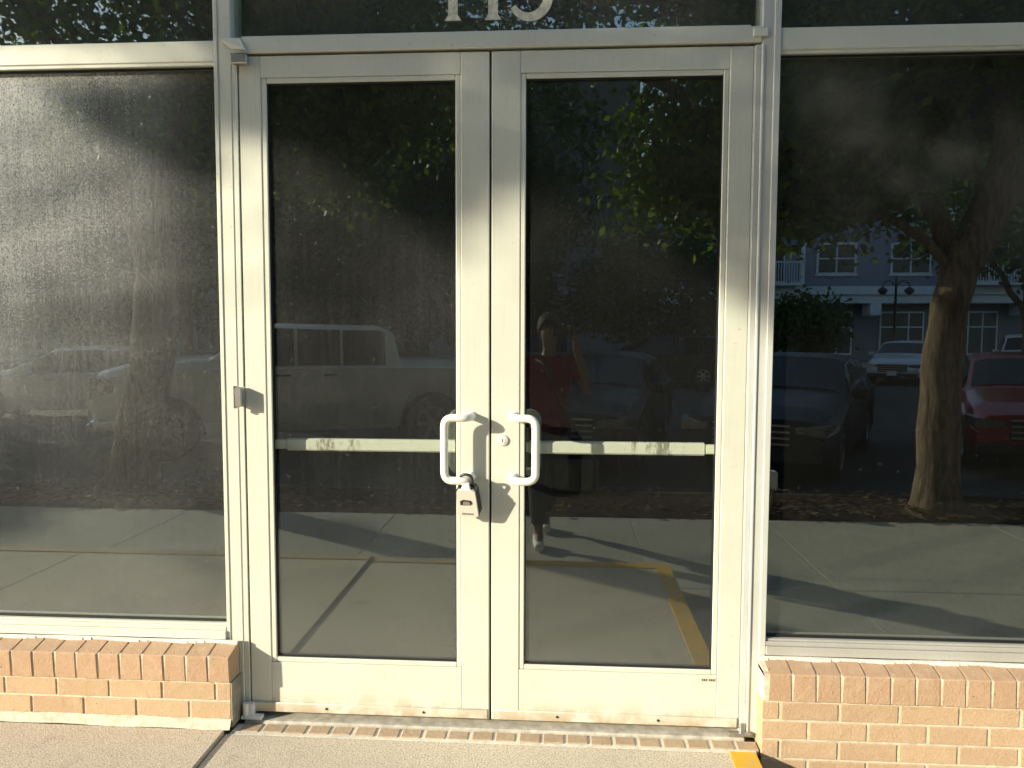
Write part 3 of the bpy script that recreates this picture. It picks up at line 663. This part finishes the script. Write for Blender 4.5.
def make_car(loc, heading, paint, kind, label, grille='trim', detail=True):
    S = dict(sedan=dict(L=4.7, W=1.82, wb=2.8, wr=.33, top=[(-2.35, .86), (-2.25, 1.02), (-1.75, 1.08), (-1.1, 1.40), (-.3, 1.46), (.35, 1.42), (1.15, 1.02), (1.9, .88), (2.25, .76), (2.35, .6)], belt=[(-2.35, .84), (-1.75, .98), (1.1, .93), (2.35, .58)], cowl=1.12, rf=.38, rr=-.95, rb=-1.72, wins=[(-1.15, -.62), (-.56, .2), (.26, .72)]),
             suv=dict(L=4.6, W=1.86, wb=2.7, wr=.36, top=[(-2.3, 1.0), (-2.25, 1.15), (-1.95, 1.58), (-1.3, 1.66), (0, 1.68), (.4, 1.62), (1.1, 1.12), (1.9, 1.02), (2.2, .9), (2.3, .7)], belt=[(-2.3, .98), (-1.9, 1.08), (1.05, 1.02), (2.3, .68)], cowl=1.08, rf=.42, rr=-1.92, rb=-2.22, wins=[(-1.8, -1.1), (-1.04, -.3), (-.24, .6)]),
             truck=dict(L=5.8, W=2.0, wb=3.6, wr=.41, top=[(-2.9, 1.24), (-2.85, 1.31), (-1.28, 1.33), (-1.20, 1.36), (-1.12, 1.74), (-.9, 1.83), (.5, 1.86), (.8, 1.81), (1.42, 1.40), (2.4, 1.32), (2.78, 1.22), (2.9, 1.0)], belt=[(-2.9, 1.22), (-1.2, 1.26), (1.4, 1.26), (2.78, 1.15), (2.9, .95)], cowl=1.4, rf=.84, rr=-1.12, rb=-1.19, wins=[(-.98, -.38), (-.34, .24), (.29, 1.16)]))[kind]
    L, W, wb, wr = S['L'], S['W'], S['wb'], S['wr']; ax = (wb/2+ (.12 if kind != 'truck' else .15), -wb/2+(.12 if kind != 'truck' else .15))
    R_ = wr+.055; base = .24 if kind != 'truck' else .36
    itp = lambda x, t: float(np.interp(x, [a for a, _ in t], [q for _, q in t]))
    def ring(x):
        e = max(0, (abs(x)-(L/2-.55))/.55); w = W/2*(1-.13*e**2.2); zb = base+.10*e**2
        for a in ax:
            d = abs(x-a)
            if d < R_: zb = max(zb, wr+math.sqrt(R_*R_-d*d))
        zt = itp(x, S['top']); ze = min(itp(x, S['belt']), zt-.03); g = min(1, max(0, (zt-ze-.1)/.4)); wc = w*(.92-.13*g)
        zb = min(zb, ze-.08); z2 = min(zb+.10, ze-.06)
        return [(0, zb), (w*.95, zb), (w*.995, z2), (w, z2+(ze-z2)*.45), (w*.992, ze-.03), (w*.955, ze), (wc, max(ze+.01, zt-.07)), (wc-.10, zt-.015), (wc*.5, zt+.005), (0, zt+.01)]
    xs = sorted(set([round(-L/2+i*L/116, 4) for i in range(117)]+[a for a, _ in S['top']]))
    root = empty('pickup_truck' if kind == 'truck' else 'parked_car', loc, math.atan2(heading[1], heading[0]), label, 'pickup truck' if kind == 'truck' else 'car', 'cars parked in front of the shop' if detail else 'cars parked across the lot')
    b = MB(); rings = []
    for x in xs:
        h = ring(x); rings.append([(x, y, z) for y, z in h]+[(x, -y, z) for y, z in h[-2:0:-1]])
    n = len(rings[0]); vs = [p for r_ in rings for p in r_]
    fs = [(i*n+k, i*n+(k+1) % n, (i+1)*n+(k+1) % n, (i+1)*n+k) for i in range(len(xs)-1) for k in range(n)]+[tuple(range(n)), tuple((len(xs)-1)*n+k for k in range(n))]
    b.add(vs, fs, 0, True); b.build('body', paint, root, sharp=32)
    def grid(name, m, x0, x1, i0, i1, t0, t1, side, off, nx=8):
        g = MB(); P = []
        for i in range(nx+1):
            x = x0+(x1-x0)*i/nx; h = ring(x); a, c = Vector((x, h[i0][0]*side, h[i0][1])), Vector((x, h[i1][0]*side, h[i1][1]))
            P.append((a.lerp(c, t0), a.lerp(c, t1)))
        vs = []; 
        for a, c in P:
            nrm = Vector((0, side, .35)).normalized()*off; vs += [a+nrm, c+nrm, a, c]
        fs = [(4*i, 4*i+4, 4*i+5, 4*i+1) for i in range(nx)]+[(4*i, 4*i+2, 4*i+6, 4*i+4) for i in range(nx)]+[(4*i+1, 4*i+5, 4*i+7, 4*i+3) for i in range(nx)]
        return g.add(vs, fs).build(name, m, root)
    for side in (1, -1):
        for (a, c) in S['wins']: grid('side_window', M['cglass'], a, c, 5, 6, .02, .99, side, .012)
    def across(name, xa, xb, up):
        g = MB(); nx, ny = 8, 12; vs = []
        for i in range(nx+1):
            x = xa+(xb-xa)*i/nx; h = ring(x); wy = h[6][0]*.93; ys = [q[0] for q in h[6:]][::-1]; zs = [q[1] for q in h[6:]][::-1]
            for j in range(ny+1):
                y = -wy+2*wy*j/ny; vs.append((x+up[0], y, float(np.interp(abs(y), ys, zs))+up[1]))
        g.add(vs, [(i*(ny+1)+j, i*(ny+1)+j+1, (i+1)*(ny+1)+j+1, (i+1)*(ny+1)+j) for i in range(nx) for j in range(ny)], 0, True); g.build(name, M['cglass'], root)
    across('windshield', S['rf']+.06, S['cowl']-.03, (.008, .010)); across('rear_window', S['rb']+.02, S['rr']-.02, (-.012, .008))
    def wheel(x, s_):
        MM = Matrix.Translation((x, s_*(W/2-.13), wr)) @ Matrix.Rotation(R(-90*s_), 4, 'X')
        b = MB(); b.lathe([(wr*.62, -.10), (wr*.93, -.105), (wr, -.07), (wr, .07), (wr*.93, .105), (wr*.64, .10), (wr*.60, .06)], 32, MM); w = b.build('wheel', M['tyre'], root)
        b = MB(); b.lathe([(wr*.61, .03), (wr*.63, .098), (wr*.57, .098), (wr*.54, .05), (0.001, .045)], 28, MM)
        for k in range(6):
            a = k*math.pi/3; MM2 = MM @ Matrix.Rotation(a, 4, 'Z'); b.box(.03, wr*.57, -.03, .03, .05, .085, 0, MM2)
        b.lathe([(.06, .05), (.06, .095), (.02, .1)], 12, MM); b.build('rim', M['rim'], w)
    for a in ax:
        for s_ in (1, -1): wheel(a, s_)
    zh = dict(sedan=.66, suv=.80, truck=1.0)[kind]; hx = L/2; hw = W/2
    for s_ in (1, -1):
        b = MB(); hh = .07 if kind != 'truck' else .15
        wv = lambda x: hw*(1-.13*(max(0, (x-(L/2-.55))/.55))**2.2)+.008
        pts = [(hx-.36, s_*wv(hx-.36), zh+hh), (hx-.03, s_*wv(hx-.03), zh+hh*.8), (hx+.015, s_*hw*.55, zh+hh*.5), (hx+.02, s_*hw*.55, zh-hh*.6), (hx-.02, s_*wv(hx-.02), zh-hh), (hx-.30, s_*wv(hx-.30), zh-hh*.4)]
        inn = [(x-.12, y*.88, z) for x, y, z in pts]; b.add(pts+inn, [(0, 1, 4, 5), (1, 2, 3, 4)]+[(i, (i+1) % 6, (i+1) % 6+6, i+6) for i in range(6)]+[(11, 10, 9, 8, 7, 6)])
        b.build('headlight', M['lamp'], root)
        b = MB(); b.bbox(-hx-.01, -hx+.18, min(s_*hw*.62, s_*hw*.93), max(s_*hw*.62, s_*hw*.93), zh, zh+.16, .01); b.build('taillight', M['red'], root)
        xm = S['cowl']-.28; b = MB(); b.bbox(xm-.06, xm+.08, min(s_*(hw-.02), s_*(hw+.17)), max(s_*(hw-.02), s_*(hw+.17)), itp(xm, S['belt'])-.0, itp(xm, S['belt'])+.14, .03); b.build('mirror', paint if kind != 'truck' else M['chrome'], root)
        if detail:
            for (a, c) in S['wins'][-2:]:
                zz = itp(a+.1, S['belt'])-.12; b = MB(); b.tube([(a+.05, s_*(hw-.005), zz), (a+.08, s_*(hw+.03), zz), (a+.2, s_*(hw+.03), zz), (a+.23, s_*(hw-.005), zz)], .012, 8); b.build('door_handle', M['trim'], root)
            b = MB(); b.bbox(hx-.16, hx+.005, min(s_*hw*.6, s_*hw*.82), max(s_*hw*.6, s_*hw*.82), base+.1, base+.18, .01); b.build('fog_lamp', M['lamp'], root)
    b = MB(); gz = zh-.05; b.bbox(hx-.12, hx+.018, -hw*.5, hw*.5, gz-.16, gz+.10, .02, 0); g = b.build('grille', M[grille] if grille == 'trim' else M['trim'], root)
    b = MB()
    for k in range(4 if kind != 'truck' else 3): b.bbox(hx+.012, hx+.03, -hw*.48, hw*.48, gz-.13+k*.07, gz-.105+k*.07+(.02 if kind == 'truck' else 0), .004)
    b.build('grille_bar', M['chrome'] if grille == 'chrome' else M['rim'], g)
    b = MB(); b.bbox(hx-.05, hx+.035, -hw*.86, hw*.86, base+.04, base+.18, .03)
    if kind == 'truck': b.bbox(hx-.42, hx-.04, -hw*1.0, hw*1.0, base+.03, base+.25, .05)
    b.build('bumper', M['chrome'] if kind == 'truck' else M['trim'], root)
    b = MB(); b.bbox(hx+.036, hx+.045, -.15, .15, base+.10, base+.25, .003); b.build('licence_plate', M['plate'], root)
    return root
RD = -.30
h1 = Vector((-.943, .333)).normalized()
def car_at(corner, heading, L, W, side, **k): pass
silver = carpaint('silver car paint', (.6, .6, .58), .1); pearl = carpaint('light grey truck paint', (.68, .68, .64), .0); darkblue = carpaint('black blue car paint', (.008, .010, .018), .0, .45, .06); blackp = carpaint('black car paint', (.006, .006, .008), .0, .45, .06); redp = carpaint('red car paint', (.36, .006, .012)); whitep = carpaint('white car paint', (.6, .63, .66))
# truck: near-side front wheel at (-5.02,-7.0), rear at (-1.6,-8.2)
fw = Vector((-5.02, -7.05)); nl = Vector((-h1.y, h1.x)); nl = nl if nl.y > 0 else -nl      # towards the shop
ctr = fw - nl*.93 - h1*(1.8+.15)
make_car((ctr.x, ctr.y, RD), h1, pearl, 'truck', 'pale pickup truck with chrome grille parked behind the leaning tree', 'chrome')
make_car((-9.3, -12.0, RD), Vector((-.95, .31)), silver, 'sedan', 'silver car parked beyond the nose of the pickup, far left')
hd = Vector((-.25, .97)).normalized(); make_car((.80, -8.7, RD), hd, blackp, 'sedan', 'black sedan parked behind the person with the phone')
hd = Vector((-.45, .89)).normalized(); c = Vector((2.42, -6.05))-hd*2.35; make_car((c.x, c.y, RD), hd, darkblue, 'sedan', 'blue black car parked just left of the forked tree trunk')
hd = Vector((-.38, .92)).normalized(); c = Vector((6.05, -6.5))-hd*2.35; make_car((c.x, c.y, RD), hd, redp, 'sedan', 'red car parked right of the forked tree trunk')
make_car((3.3, -22, RD), Vector((-.97, .24)), blackp, 'suv', 'dark car parked across the lot behind the right door', detail=False)
make_car((12.4, -25, RD), Vector((-.55, .83)), whitep, 'sedan', 'white car parked across the lot beside the lamp post', detail=False)
make_car((16.5, -25, RD), Vector((-.45, .89)), silver, 'suv', 'grey car parked across the lot, farthest right', detail=False)
make_car((-6.5, -25, RD), Vector((-.45, .89)), darkblue, 'sedan', 'dark blue car parked across the lot, farthest left', detail=False)

# ------------------------------------------------------------------ apartment building across the lot
def siding(name, c, pitch=.18):
    t = NT(name); v = t.coord(); s = t.n('ShaderNodeSeparateXYZ'); t.l(v, s.inputs[0])
    fr = t.math('FRACT', t.math('DIVIDE', s.outputs[2], pitch)); n = t.noise(v, 2, 4)
    t.bsdf(t.mix(n, tuple(x*.9 for x in c), tuple(x*1.08 for x in c)), .7, 0, t.bump(fr, .8, .02)); return t.m
M['siding'] = siding('grey lilac siding', (.17, .20, .29)); M['siding2'] = siding('dark grey siding', (.09, .09, .095)); M['btrim'] = simple('white building trim', (.50, .55, .64), .6)
M['dtrim'] = simple('grey building trim', (.16, .16, .17), .7); M['bglass'] = simple('building window glass', (.02, .03, .045), .25, 0, .3, .7, 0, spec=.3); M['store'] = simple('grey storefront cladding', (.12, .13, .16), .7)
def building(x0, x1, y, H, wallm, label, nf, name='apartment_building', balc=True, trim='btrim'):
    M = {**globals()['M'], 'btrim': globals()['M'][trim]}
    root = empty(name, ((x0+x1)/2, y-6, -.14), 0, label, 'building', 'apartment blocks across the lot'); T = root.location
    def P(nm, m, fn, par=None):
        b = MB(); fn(b); rel(b, T); o = b.build(nm, m, root if par is None else par); return o
    P('wall', wallm, lambda b: b.box(x0, x1, y-12, y, 3.9, H)); P('ground_floor', M['store'], lambda b: b.box(x0+.1, x1-.1, y-12, y-1.2, -.14, 3.0))
    P('roof', M['btrim'], lambda b: (b.bbox(x0-.4, x1+.4, y-12.3, y+.4, H, H+.35, .03), b.bbox(x0-.2, x1+.2, y-12.1, y+.2, H+.35, H+.55, .02)))
    P('cornice', M['btrim'], lambda b: (b.bbox(x0-.1, x1+.1, y-1.2, y+.35, 3.45, 3.9, .02), b.bbox(x0, x1, y-1.2, y+.15, 3.0, 3.45, .02)))
    k = 0; x = x0+1.3
    while x < x1-2.5:
        bay = balc and (k % 3 == 1)
        for f in range(nf):
            zf = 3.9+.2+f*3.1
            if zf+2.6 > H: break
            if bay:
                w = P('balcony', M['btrim'], lambda b: [b.bbox(x-.5, x+2.9, y+.003, y+1.3, zf-.2, zf-.03, .01), b.bbox(x-.5, x+2.9, y+1.22, y+1.3, zf+1.0, zf+1.08, .01)]+[b.box(x-.45+i*.14, x-.41+i*.14, y+1.24, y+1.28, zf-.03, zf+1.0) for i in range(24)]+[b.bbox(x-.5, x-.3, y+1.1, y+1.3, zf-.03, zf+2.9, .01), b.bbox(x+2.7, x+2.9, y+1.1, y+1.3, zf-.03, zf+2.9, .01)])
                d = P('balcony_door', M['btrim'], lambda b: b.bbox(x+.2, x+2.2, y+.002, y+.08, zf, zf+2.2, .01)); T2 = T
                b = MB(); b.box(x+.3, x+1.14, y+.081, y+.095, zf+.1, zf+2.1); b.box(x+1.26, x+2.1, y+.081, y+.095, zf+.1, zf+2.1); rel(b, T); b.build('pane', M['bglass'], d)
            else:
                d = P('window', M['btrim'], lambda b: (b.bbox(x, x+2.1, y+.002, y+.07, zf+.45, zf+2.15, .01), b.bbox(x-.08, x+2.18, y+.002, y+.12, zf+.36, zf+.4495, .01)))
                b = MB()
                for q in range(2):
                    for r_ in range(2): b.box(x+.12+q*.98, x+1.0+q*.98, y+.071, y+.085, zf+.55+r_*.79, zf+1.26+r_*.79)
                rel(b, T); b.build('pane', M['bglass'], d)
        # ground floor shopfront
        d = P('shop_window', M['btrim'], lambda b: b.bbox(x, x+2.4, y-1.198, y-1.1, .2, 2.6, .01))
        b = MB()
        for q in range(3):
            for z0, z1 in ((.3, 1.7), (1.78, 2.5)): b.box(x+.08+q*.77, x+.76+q*.77, y-1.099, y-1.085, z0, z1)
        rel(b, T); b.build('pane', M['bglass'], d)
        if k % 2 == 0: P('bracket', M['btrim'], lambda b: b.bbox(x+2.8, x+3.4, y-.9, y+.3, 2.35, 2.998, .02))
        P('corner_board', M['btrim'], lambda b: b.bbox(x+3.0, x+3.25, y+.002, y+.12, 3.91, H-.02, .01)) if k % 3 != 2 else None
        x += 3.9; k += 1
    return root
building(-46, 4.4, -40, 16.6, M['siding2'], 'tall dark grey apartment block across the lot behind the doors', 4, balc=False, trim='dtrim')
building(4.9, 56, -40, 10.4, M['siding'], 'lilac grey apartment block with white balconies across the lot', 2)
lp = empty('street_lamp', (13.0, -27.5, -.3), 0, 'dark double armed lamp post across the lot beside the white car', 'street lamp')
b = MB(); b.lathe([(.14, 0), (.14, .12), (.09, .2), (.06, .6), (.045, 3.6), (.06, 3.65), (.02, 3.9)], 14); b.build('pole', M['black'], lp)
for s in (-1, 1):
    b = MB(); b.tube(fillet([(0, 0, 3.5), (s*.25, 0, 3.75), (s*.5, 0, 3.6), (s*.5, 0, 3.45)], .12, 5), .025, 8); a = b.build('arm', M['black'], lp)
    b = MB(); b.lathe([(.05, .12), (.17, .02), (.18, -.02), (.13, -.12), (.02, -.18)], 14, Matrix.Translation((s*.5, 0, 3.35))); b.build('lantern', M['trim'], a)
# small white utility post in the mulch
up = empty('utility_post', (2.17, -4.35, -.2), 0, 'small white capped utility post in the mulch strip', 'utility post')
b = MB(); b.tube([(0, 0, 0), (0, 0, .20)], .018, 10); b.tube([(.05, 0, 0), (.05, 0, .19)], .012, 10); b.build('leg', M['metal'], up)
b = MB(); b.bbox(-.05, .09, -.05, .05, .19, .37, .018); b.build('cap', M['white'], up)

# ------------------------------------------------------------------ the person with the phone
def skin_obj(name, joints, edges, m, parent=None, root=0, lv=2):
    me = bpy.data.meshes.new(name); me.from_pydata([j[:3] for j in joints], edges, []); me.materials.append(m)
    o = bpy.data.objects.new(name, me); col.objects.link(o)
    if parent: o.parent = parent
    md = o.modifiers.new('s', 'SKIN'); md.use_smooth_shade = True
    for i, v in enumerate(me.skin_vertices[0].data):
        r_ = joints[i][3]; v.radius = (r_, joints[i][4] if len(joints[i]) > 4 else r_); v.use_root = (i == root)
    s = o.modifiers.new('d', 'SUBSURF'); s.levels = lv; s.render_levels = lv; return o
skinm = simple('skin', (.17, .10, .065), .55, 0, .06, 20, .05); redshirt = simple('red cotton', (.16, .005, .008), .85, 0, .1, 8, .3); trou = simple('dark trousers', (.03, .032, .036), .9, 0, .15, 12, .4); shoe = simple('white shoe', (.7, .68, .62), .6); hair = simple('dark hair', (.03, .02, .014), .7, 0, .3, 60, .6)
px_, py_ = .16, -3.16
per = empty('person', (px_, py_, LOW), 0, 'person in red top and dark trousers holding up a phone before the doors', 'person')
# joints: x to the person's right, y forward (towards the doors), z up, metres above the sidewalk
J = dict(pel=(0, 0, .92, .13, .10), wai=(0, -.01, 1.08, .125, .09), che=(0, 0, 1.28, .15, .10), nek=(0, .0, 1.44, .06, .06), nk2=(0, .02, 1.52, .052, .055), hd0=(0, .03, 1.60, .072, .085), hd1=(0, .03, 1.69, .074, .09),
         ls=(-.17, 0, 1.38, .055), le=(-.25, -.03, 1.10, .042), lw=(-.26, .05, .86, .03), rs=(.17, 0, 1.38, .055), re=(.31, .06, 1.16, .045), rw=(.20, .27, 1.52, .029),
         lh=(-.09, .01, .86, .085), lk=(-.09, .14, .47, .058), la=(-.07, .24, .09, .036), lt=(-.06, .39, .035, .03), rh=(.09, -.01, .86, .085), rk=(.03, -.05, .47, .058), ra=(-.03, -.28, .12, .036), rt=(-.02, -.14, .035, .03))
names = list(J); ed = [('pel', 'wai'), ('wai', 'che'), ('che', 'nek'), ('nek', 'nk2'), ('nk2', 'hd0'), ('hd0', 'hd1'), ('che', 'ls'), ('ls', 'le'), ('le', 'lw'), ('che', 'rs'), ('rs', 're'), ('re', 'rw'), ('pel', 'lh'), ('lh', 'lk'), ('lk', 'la'), ('la', 'lt'), ('pel', 'rh'), ('rh', 'rk'), ('rk', 'ra'), ('ra', 'rt')]
joints = [J[k] for k in names]; edges = [(names.index(a), names.index(b)) for a, b in ed]
def hand(w, palm, dirs, thumb):
    wi = names.index(w); pi = len(joints); joints.append((*palm, .027)); edges.append((wi, pi))
    for pts in dirs+[thumb]:
        prev = pi
        for q in pts: joints.append((*q, .009)); edges.append((prev, len(joints)-1)); prev = len(joints)-1
# right hand grips the end of the phone
hand('rw', (.205, .335, 1.585), [[(.19, .345+i*.0, 1.60+.0+i*.018), (.165, .372, 1.612+i*.020), (.135, .384, 1.612+i*.020)] for i in range(4)], [(.185, .33, 1.575), (.155, .345, 1.590), (.13, .350, 1.60)])
hand('lw', (-.262, .075, .80), [[(-.285+i*.020, .09, .765), (-.288+i*.021, .105, .725-.004*(i in (1, 2))), (-.286+i*.020, .10, .70-.006*(i in (1, 2)))] for i in range(4)], [(-.235, .10, .79), (-.228, .12, .76)])
skin_obj('body', joints, edges, skinm, per)
# head details as one small mesh of face features on the skin
b = MB(); b.lathe([(.001, .012), (.013, .006), (.012, -.008), (.004, -.02)], 10, Matrix.Translation((0, .125, 1.645)) @ Matrix.Rotation(R(20), 4, 'X'))
for s in (-1, 1): b.lathe([(.004, -.028), (.014, -.012), (.017, .012), (.006, .028)], 10, Matrix.Translation((s*.079, .025, 1.655)))
b.build('nose_and_ears', skinm, per)
b = MB()
for s in (-1, 1): b.lathe([(.001, -.010), (.009, -.006), (.012, 0), (.009, .006), (.001, .010)], 12, Matrix.Translation((s*.031, .108, 1.668)))
b.build('eyes', simple('eyes', (.06, .05, .045), .2), per)
b = MB(); b.bbox(-.024, .024, .108, .120, 1.598, 1.607, .004); b.build('mouth', simple('lips', (.32, .12, .1), .5), per)
b = MB(); vs = []; n1, n2 = 10, 24
for i in range(n1+1):
    th = math.pi*.60*i/n1
    for j in range(n2):
        ph = 2*math.pi*j/n2; r_ = 1+.03*math.sin(9*ph+5*th); fr = 1 if math.sin(ph) < .45 else max(0, 1-(math.sin(ph)-.45)*.75)
        t2 = th*fr; vs.append((.093*r_*math.sin(t2)*math.cos(ph), .01+.112*r_*math.sin(t2)*math.sin(ph), 1.68+.105*math.cos(t2)))
b.add(vs, [(i*n2+j, i*n2+(j+1) % n2, (i+1)*n2+(j+1) % n2, (i+1)*n2+j) for i in range(n1) for j in range(n2)], 0, True); b.build('hair', hair, per, sharp=90)
def J2(k, r=None, r2=None, dz=0): q = J[k]; return (q[0], q[1], q[2]+dz, r or q[3], r2 or (r if r else (q[4] if len(q) > 4 else q[3])))
sj = [(0, 0, .84, .185, .135), (0, 0, .98, .165, .125), (0, -.01, 1.10, .155, .115), (0, 0, 1.30, .175, .125), (0, 0, 1.42, .085, .085), (-.175, 0, 1.385, .078), (-.235, -.02, 1.20, .068), (.175, 0, 1.385, .078), (.27, .04, 1.245, .064)]
skin_obj('red_top', sj, [(0, 1), (1, 2), (2, 3), (3, 4), (3, 5), (5, 6), (3, 7), (7, 8)], redshirt, per, 2)
tj = [(0, 0, .95, .15, .115), J2('lh', .105, dz=-.03), J2('lk', .078), (-.072, .225, .14, .062), J2('rh', .105, dz=-.03), J2('rk', .078), (-.025, -.265, .16, .062)]
skin_obj('trousers', tj, [(0, 1), (1, 2), (2, 3), (0, 4), (4, 5), (5, 6)], trou, per, 0)
for (a, c) in (('la', 'lt'), ('ra', 'rt')):
    A, Bv = Vector(J[a][:3]), Vector(J[c][:3]); d = (Bv-A); d.z = 0; d.normalize()
    q = [(*(A-d*.045+Vector((0, 0, -A.z+.045))), .044), (*(A+Vector((0, 0, -A.z+.05))), .046, .05), (*(A+d*.09+Vector((0, 0, -A.z+.043))), .045, .040), (*(A+d*.18+Vector((0, 0, -A.z+.036))), .043, .034)]
    skin_obj('shoe', q, [(0, 1), (1, 2), (2, 3)], shoe, per, 1)
ph = empty('phone', (px_+.17, py_+.378, LOW+1.635), 0, 'dark phone held sideways in the right hand of the person', 'phone')
b = MB(); b.bbox(-.145, .005, -.004, .004, -.036, .036, .003); b.build('case', M['black'], ph)
b = MB(); b.bbox(-.140, -.105, .0041, .006, .000, .033, .0008); b.build('camera_bump', M['trim'], ph)
bag = empty('shoulder_bag', (px_+.20, py_+.05, LOW+.38), 0, 'grey bag with black edging hanging by the legs of the person', 'bag')
b = MB(); b.bbox(-.17, .17, -.05, .05, 0, .26, .03); b.build('pouch', simple('grey canvas', (.10, .10, .09), .9, 0, .2, 30, .4), bag)
b = MB(); b.tube(fillet([(-.175, .035, .26), (-.175, .035, .0), (.175, .035, .0), (.175, .035, .26)], .08, 6), .014, 8); b.build('edging', M['black'], bag)
b = MB(); b.tube(fillet([(-.16, 0, .26), (-.14, -.02, .70), (-.34, -.07, 1.05), (-.24, .16, 1.02), (-.10, .11, .70), (.16, 0, .26)], .06, 5), .010, 8); b.build('strap', M['black'], bag)

# ------------------------------------------------------------------ light, sky, camera
sc = bpy.context.scene
w = bpy.data.worlds.new('World'); sc.world = w; w.use_nodes = True; nt = w.node_tree; bg = nt.nodes['Background']
sky = nt.nodes.new('ShaderNodeTexSky'); sky.sky_type = 'NISHITA'; sky.sun_disc = False
sky.sun_elevation = math.asin(SUN.z); sky.sun_rotation = math.atan2(SUN.x, SUN.y) % (2*math.pi); sky.dust_density = .6
nt.links.new(sky.outputs[0], bg.inputs[0]); bg.inputs[1].default_value = .125
sd = bpy.data.lights.new('Sun', 'SUN'); sd.energy = 3.0; sd.angle = R(.8); sd.color = (1., .905, .71)
so = bpy.data.objects.new('Sun', sd); col.objects.link(so); so.rotation_euler = (-SUN).to_track_quat('-Z', 'Y').to_euler(); so.location = (-20, -20, 20)
cd = bpy.data.cameras.new('Camera'); cam = bpy.data.objects.new('Camera', cd); col.objects.link(cam); sc.camera = cam
cd.sensor_width = 36; cd.lens = 765/1024*36; cd.clip_end = 2000; cd.clip_start = .05
yaw, pitch, roll = .0648, .0687, .0025
cy, sy, cp, sp = math.cos(yaw), math.sin(yaw), math.cos(pitch), math.sin(pitch)
f = Vector((-sy*cp, cy*cp, -sp)); r = Vector((cy, sy, 0)); u = r.cross(f)
r2 = r*math.cos(roll)+u*math.sin(roll); u2 = -r*math.sin(roll)+u*math.cos(roll)
cam.matrix_world = Matrix(((r2.x, u2.x, -f.x, .2576), (r2.y, u2.y, -f.y, -2.7581), (r2.z, u2.z, -f.z, 1.4534), (0, 0, 0, 1)))
sc.view_settings.view_transform = 'Standard'; sc.view_settings.look = 'None'; sc.view_settings.exposure = 1.36; sc.view_settings.gamma = 1
sc.cycles.max_bounces = 8; sc.cycles.transparent_max_bounces = 16; sc.cycles.glossy_bounces = 4; sc.cycles.use_denoising = True
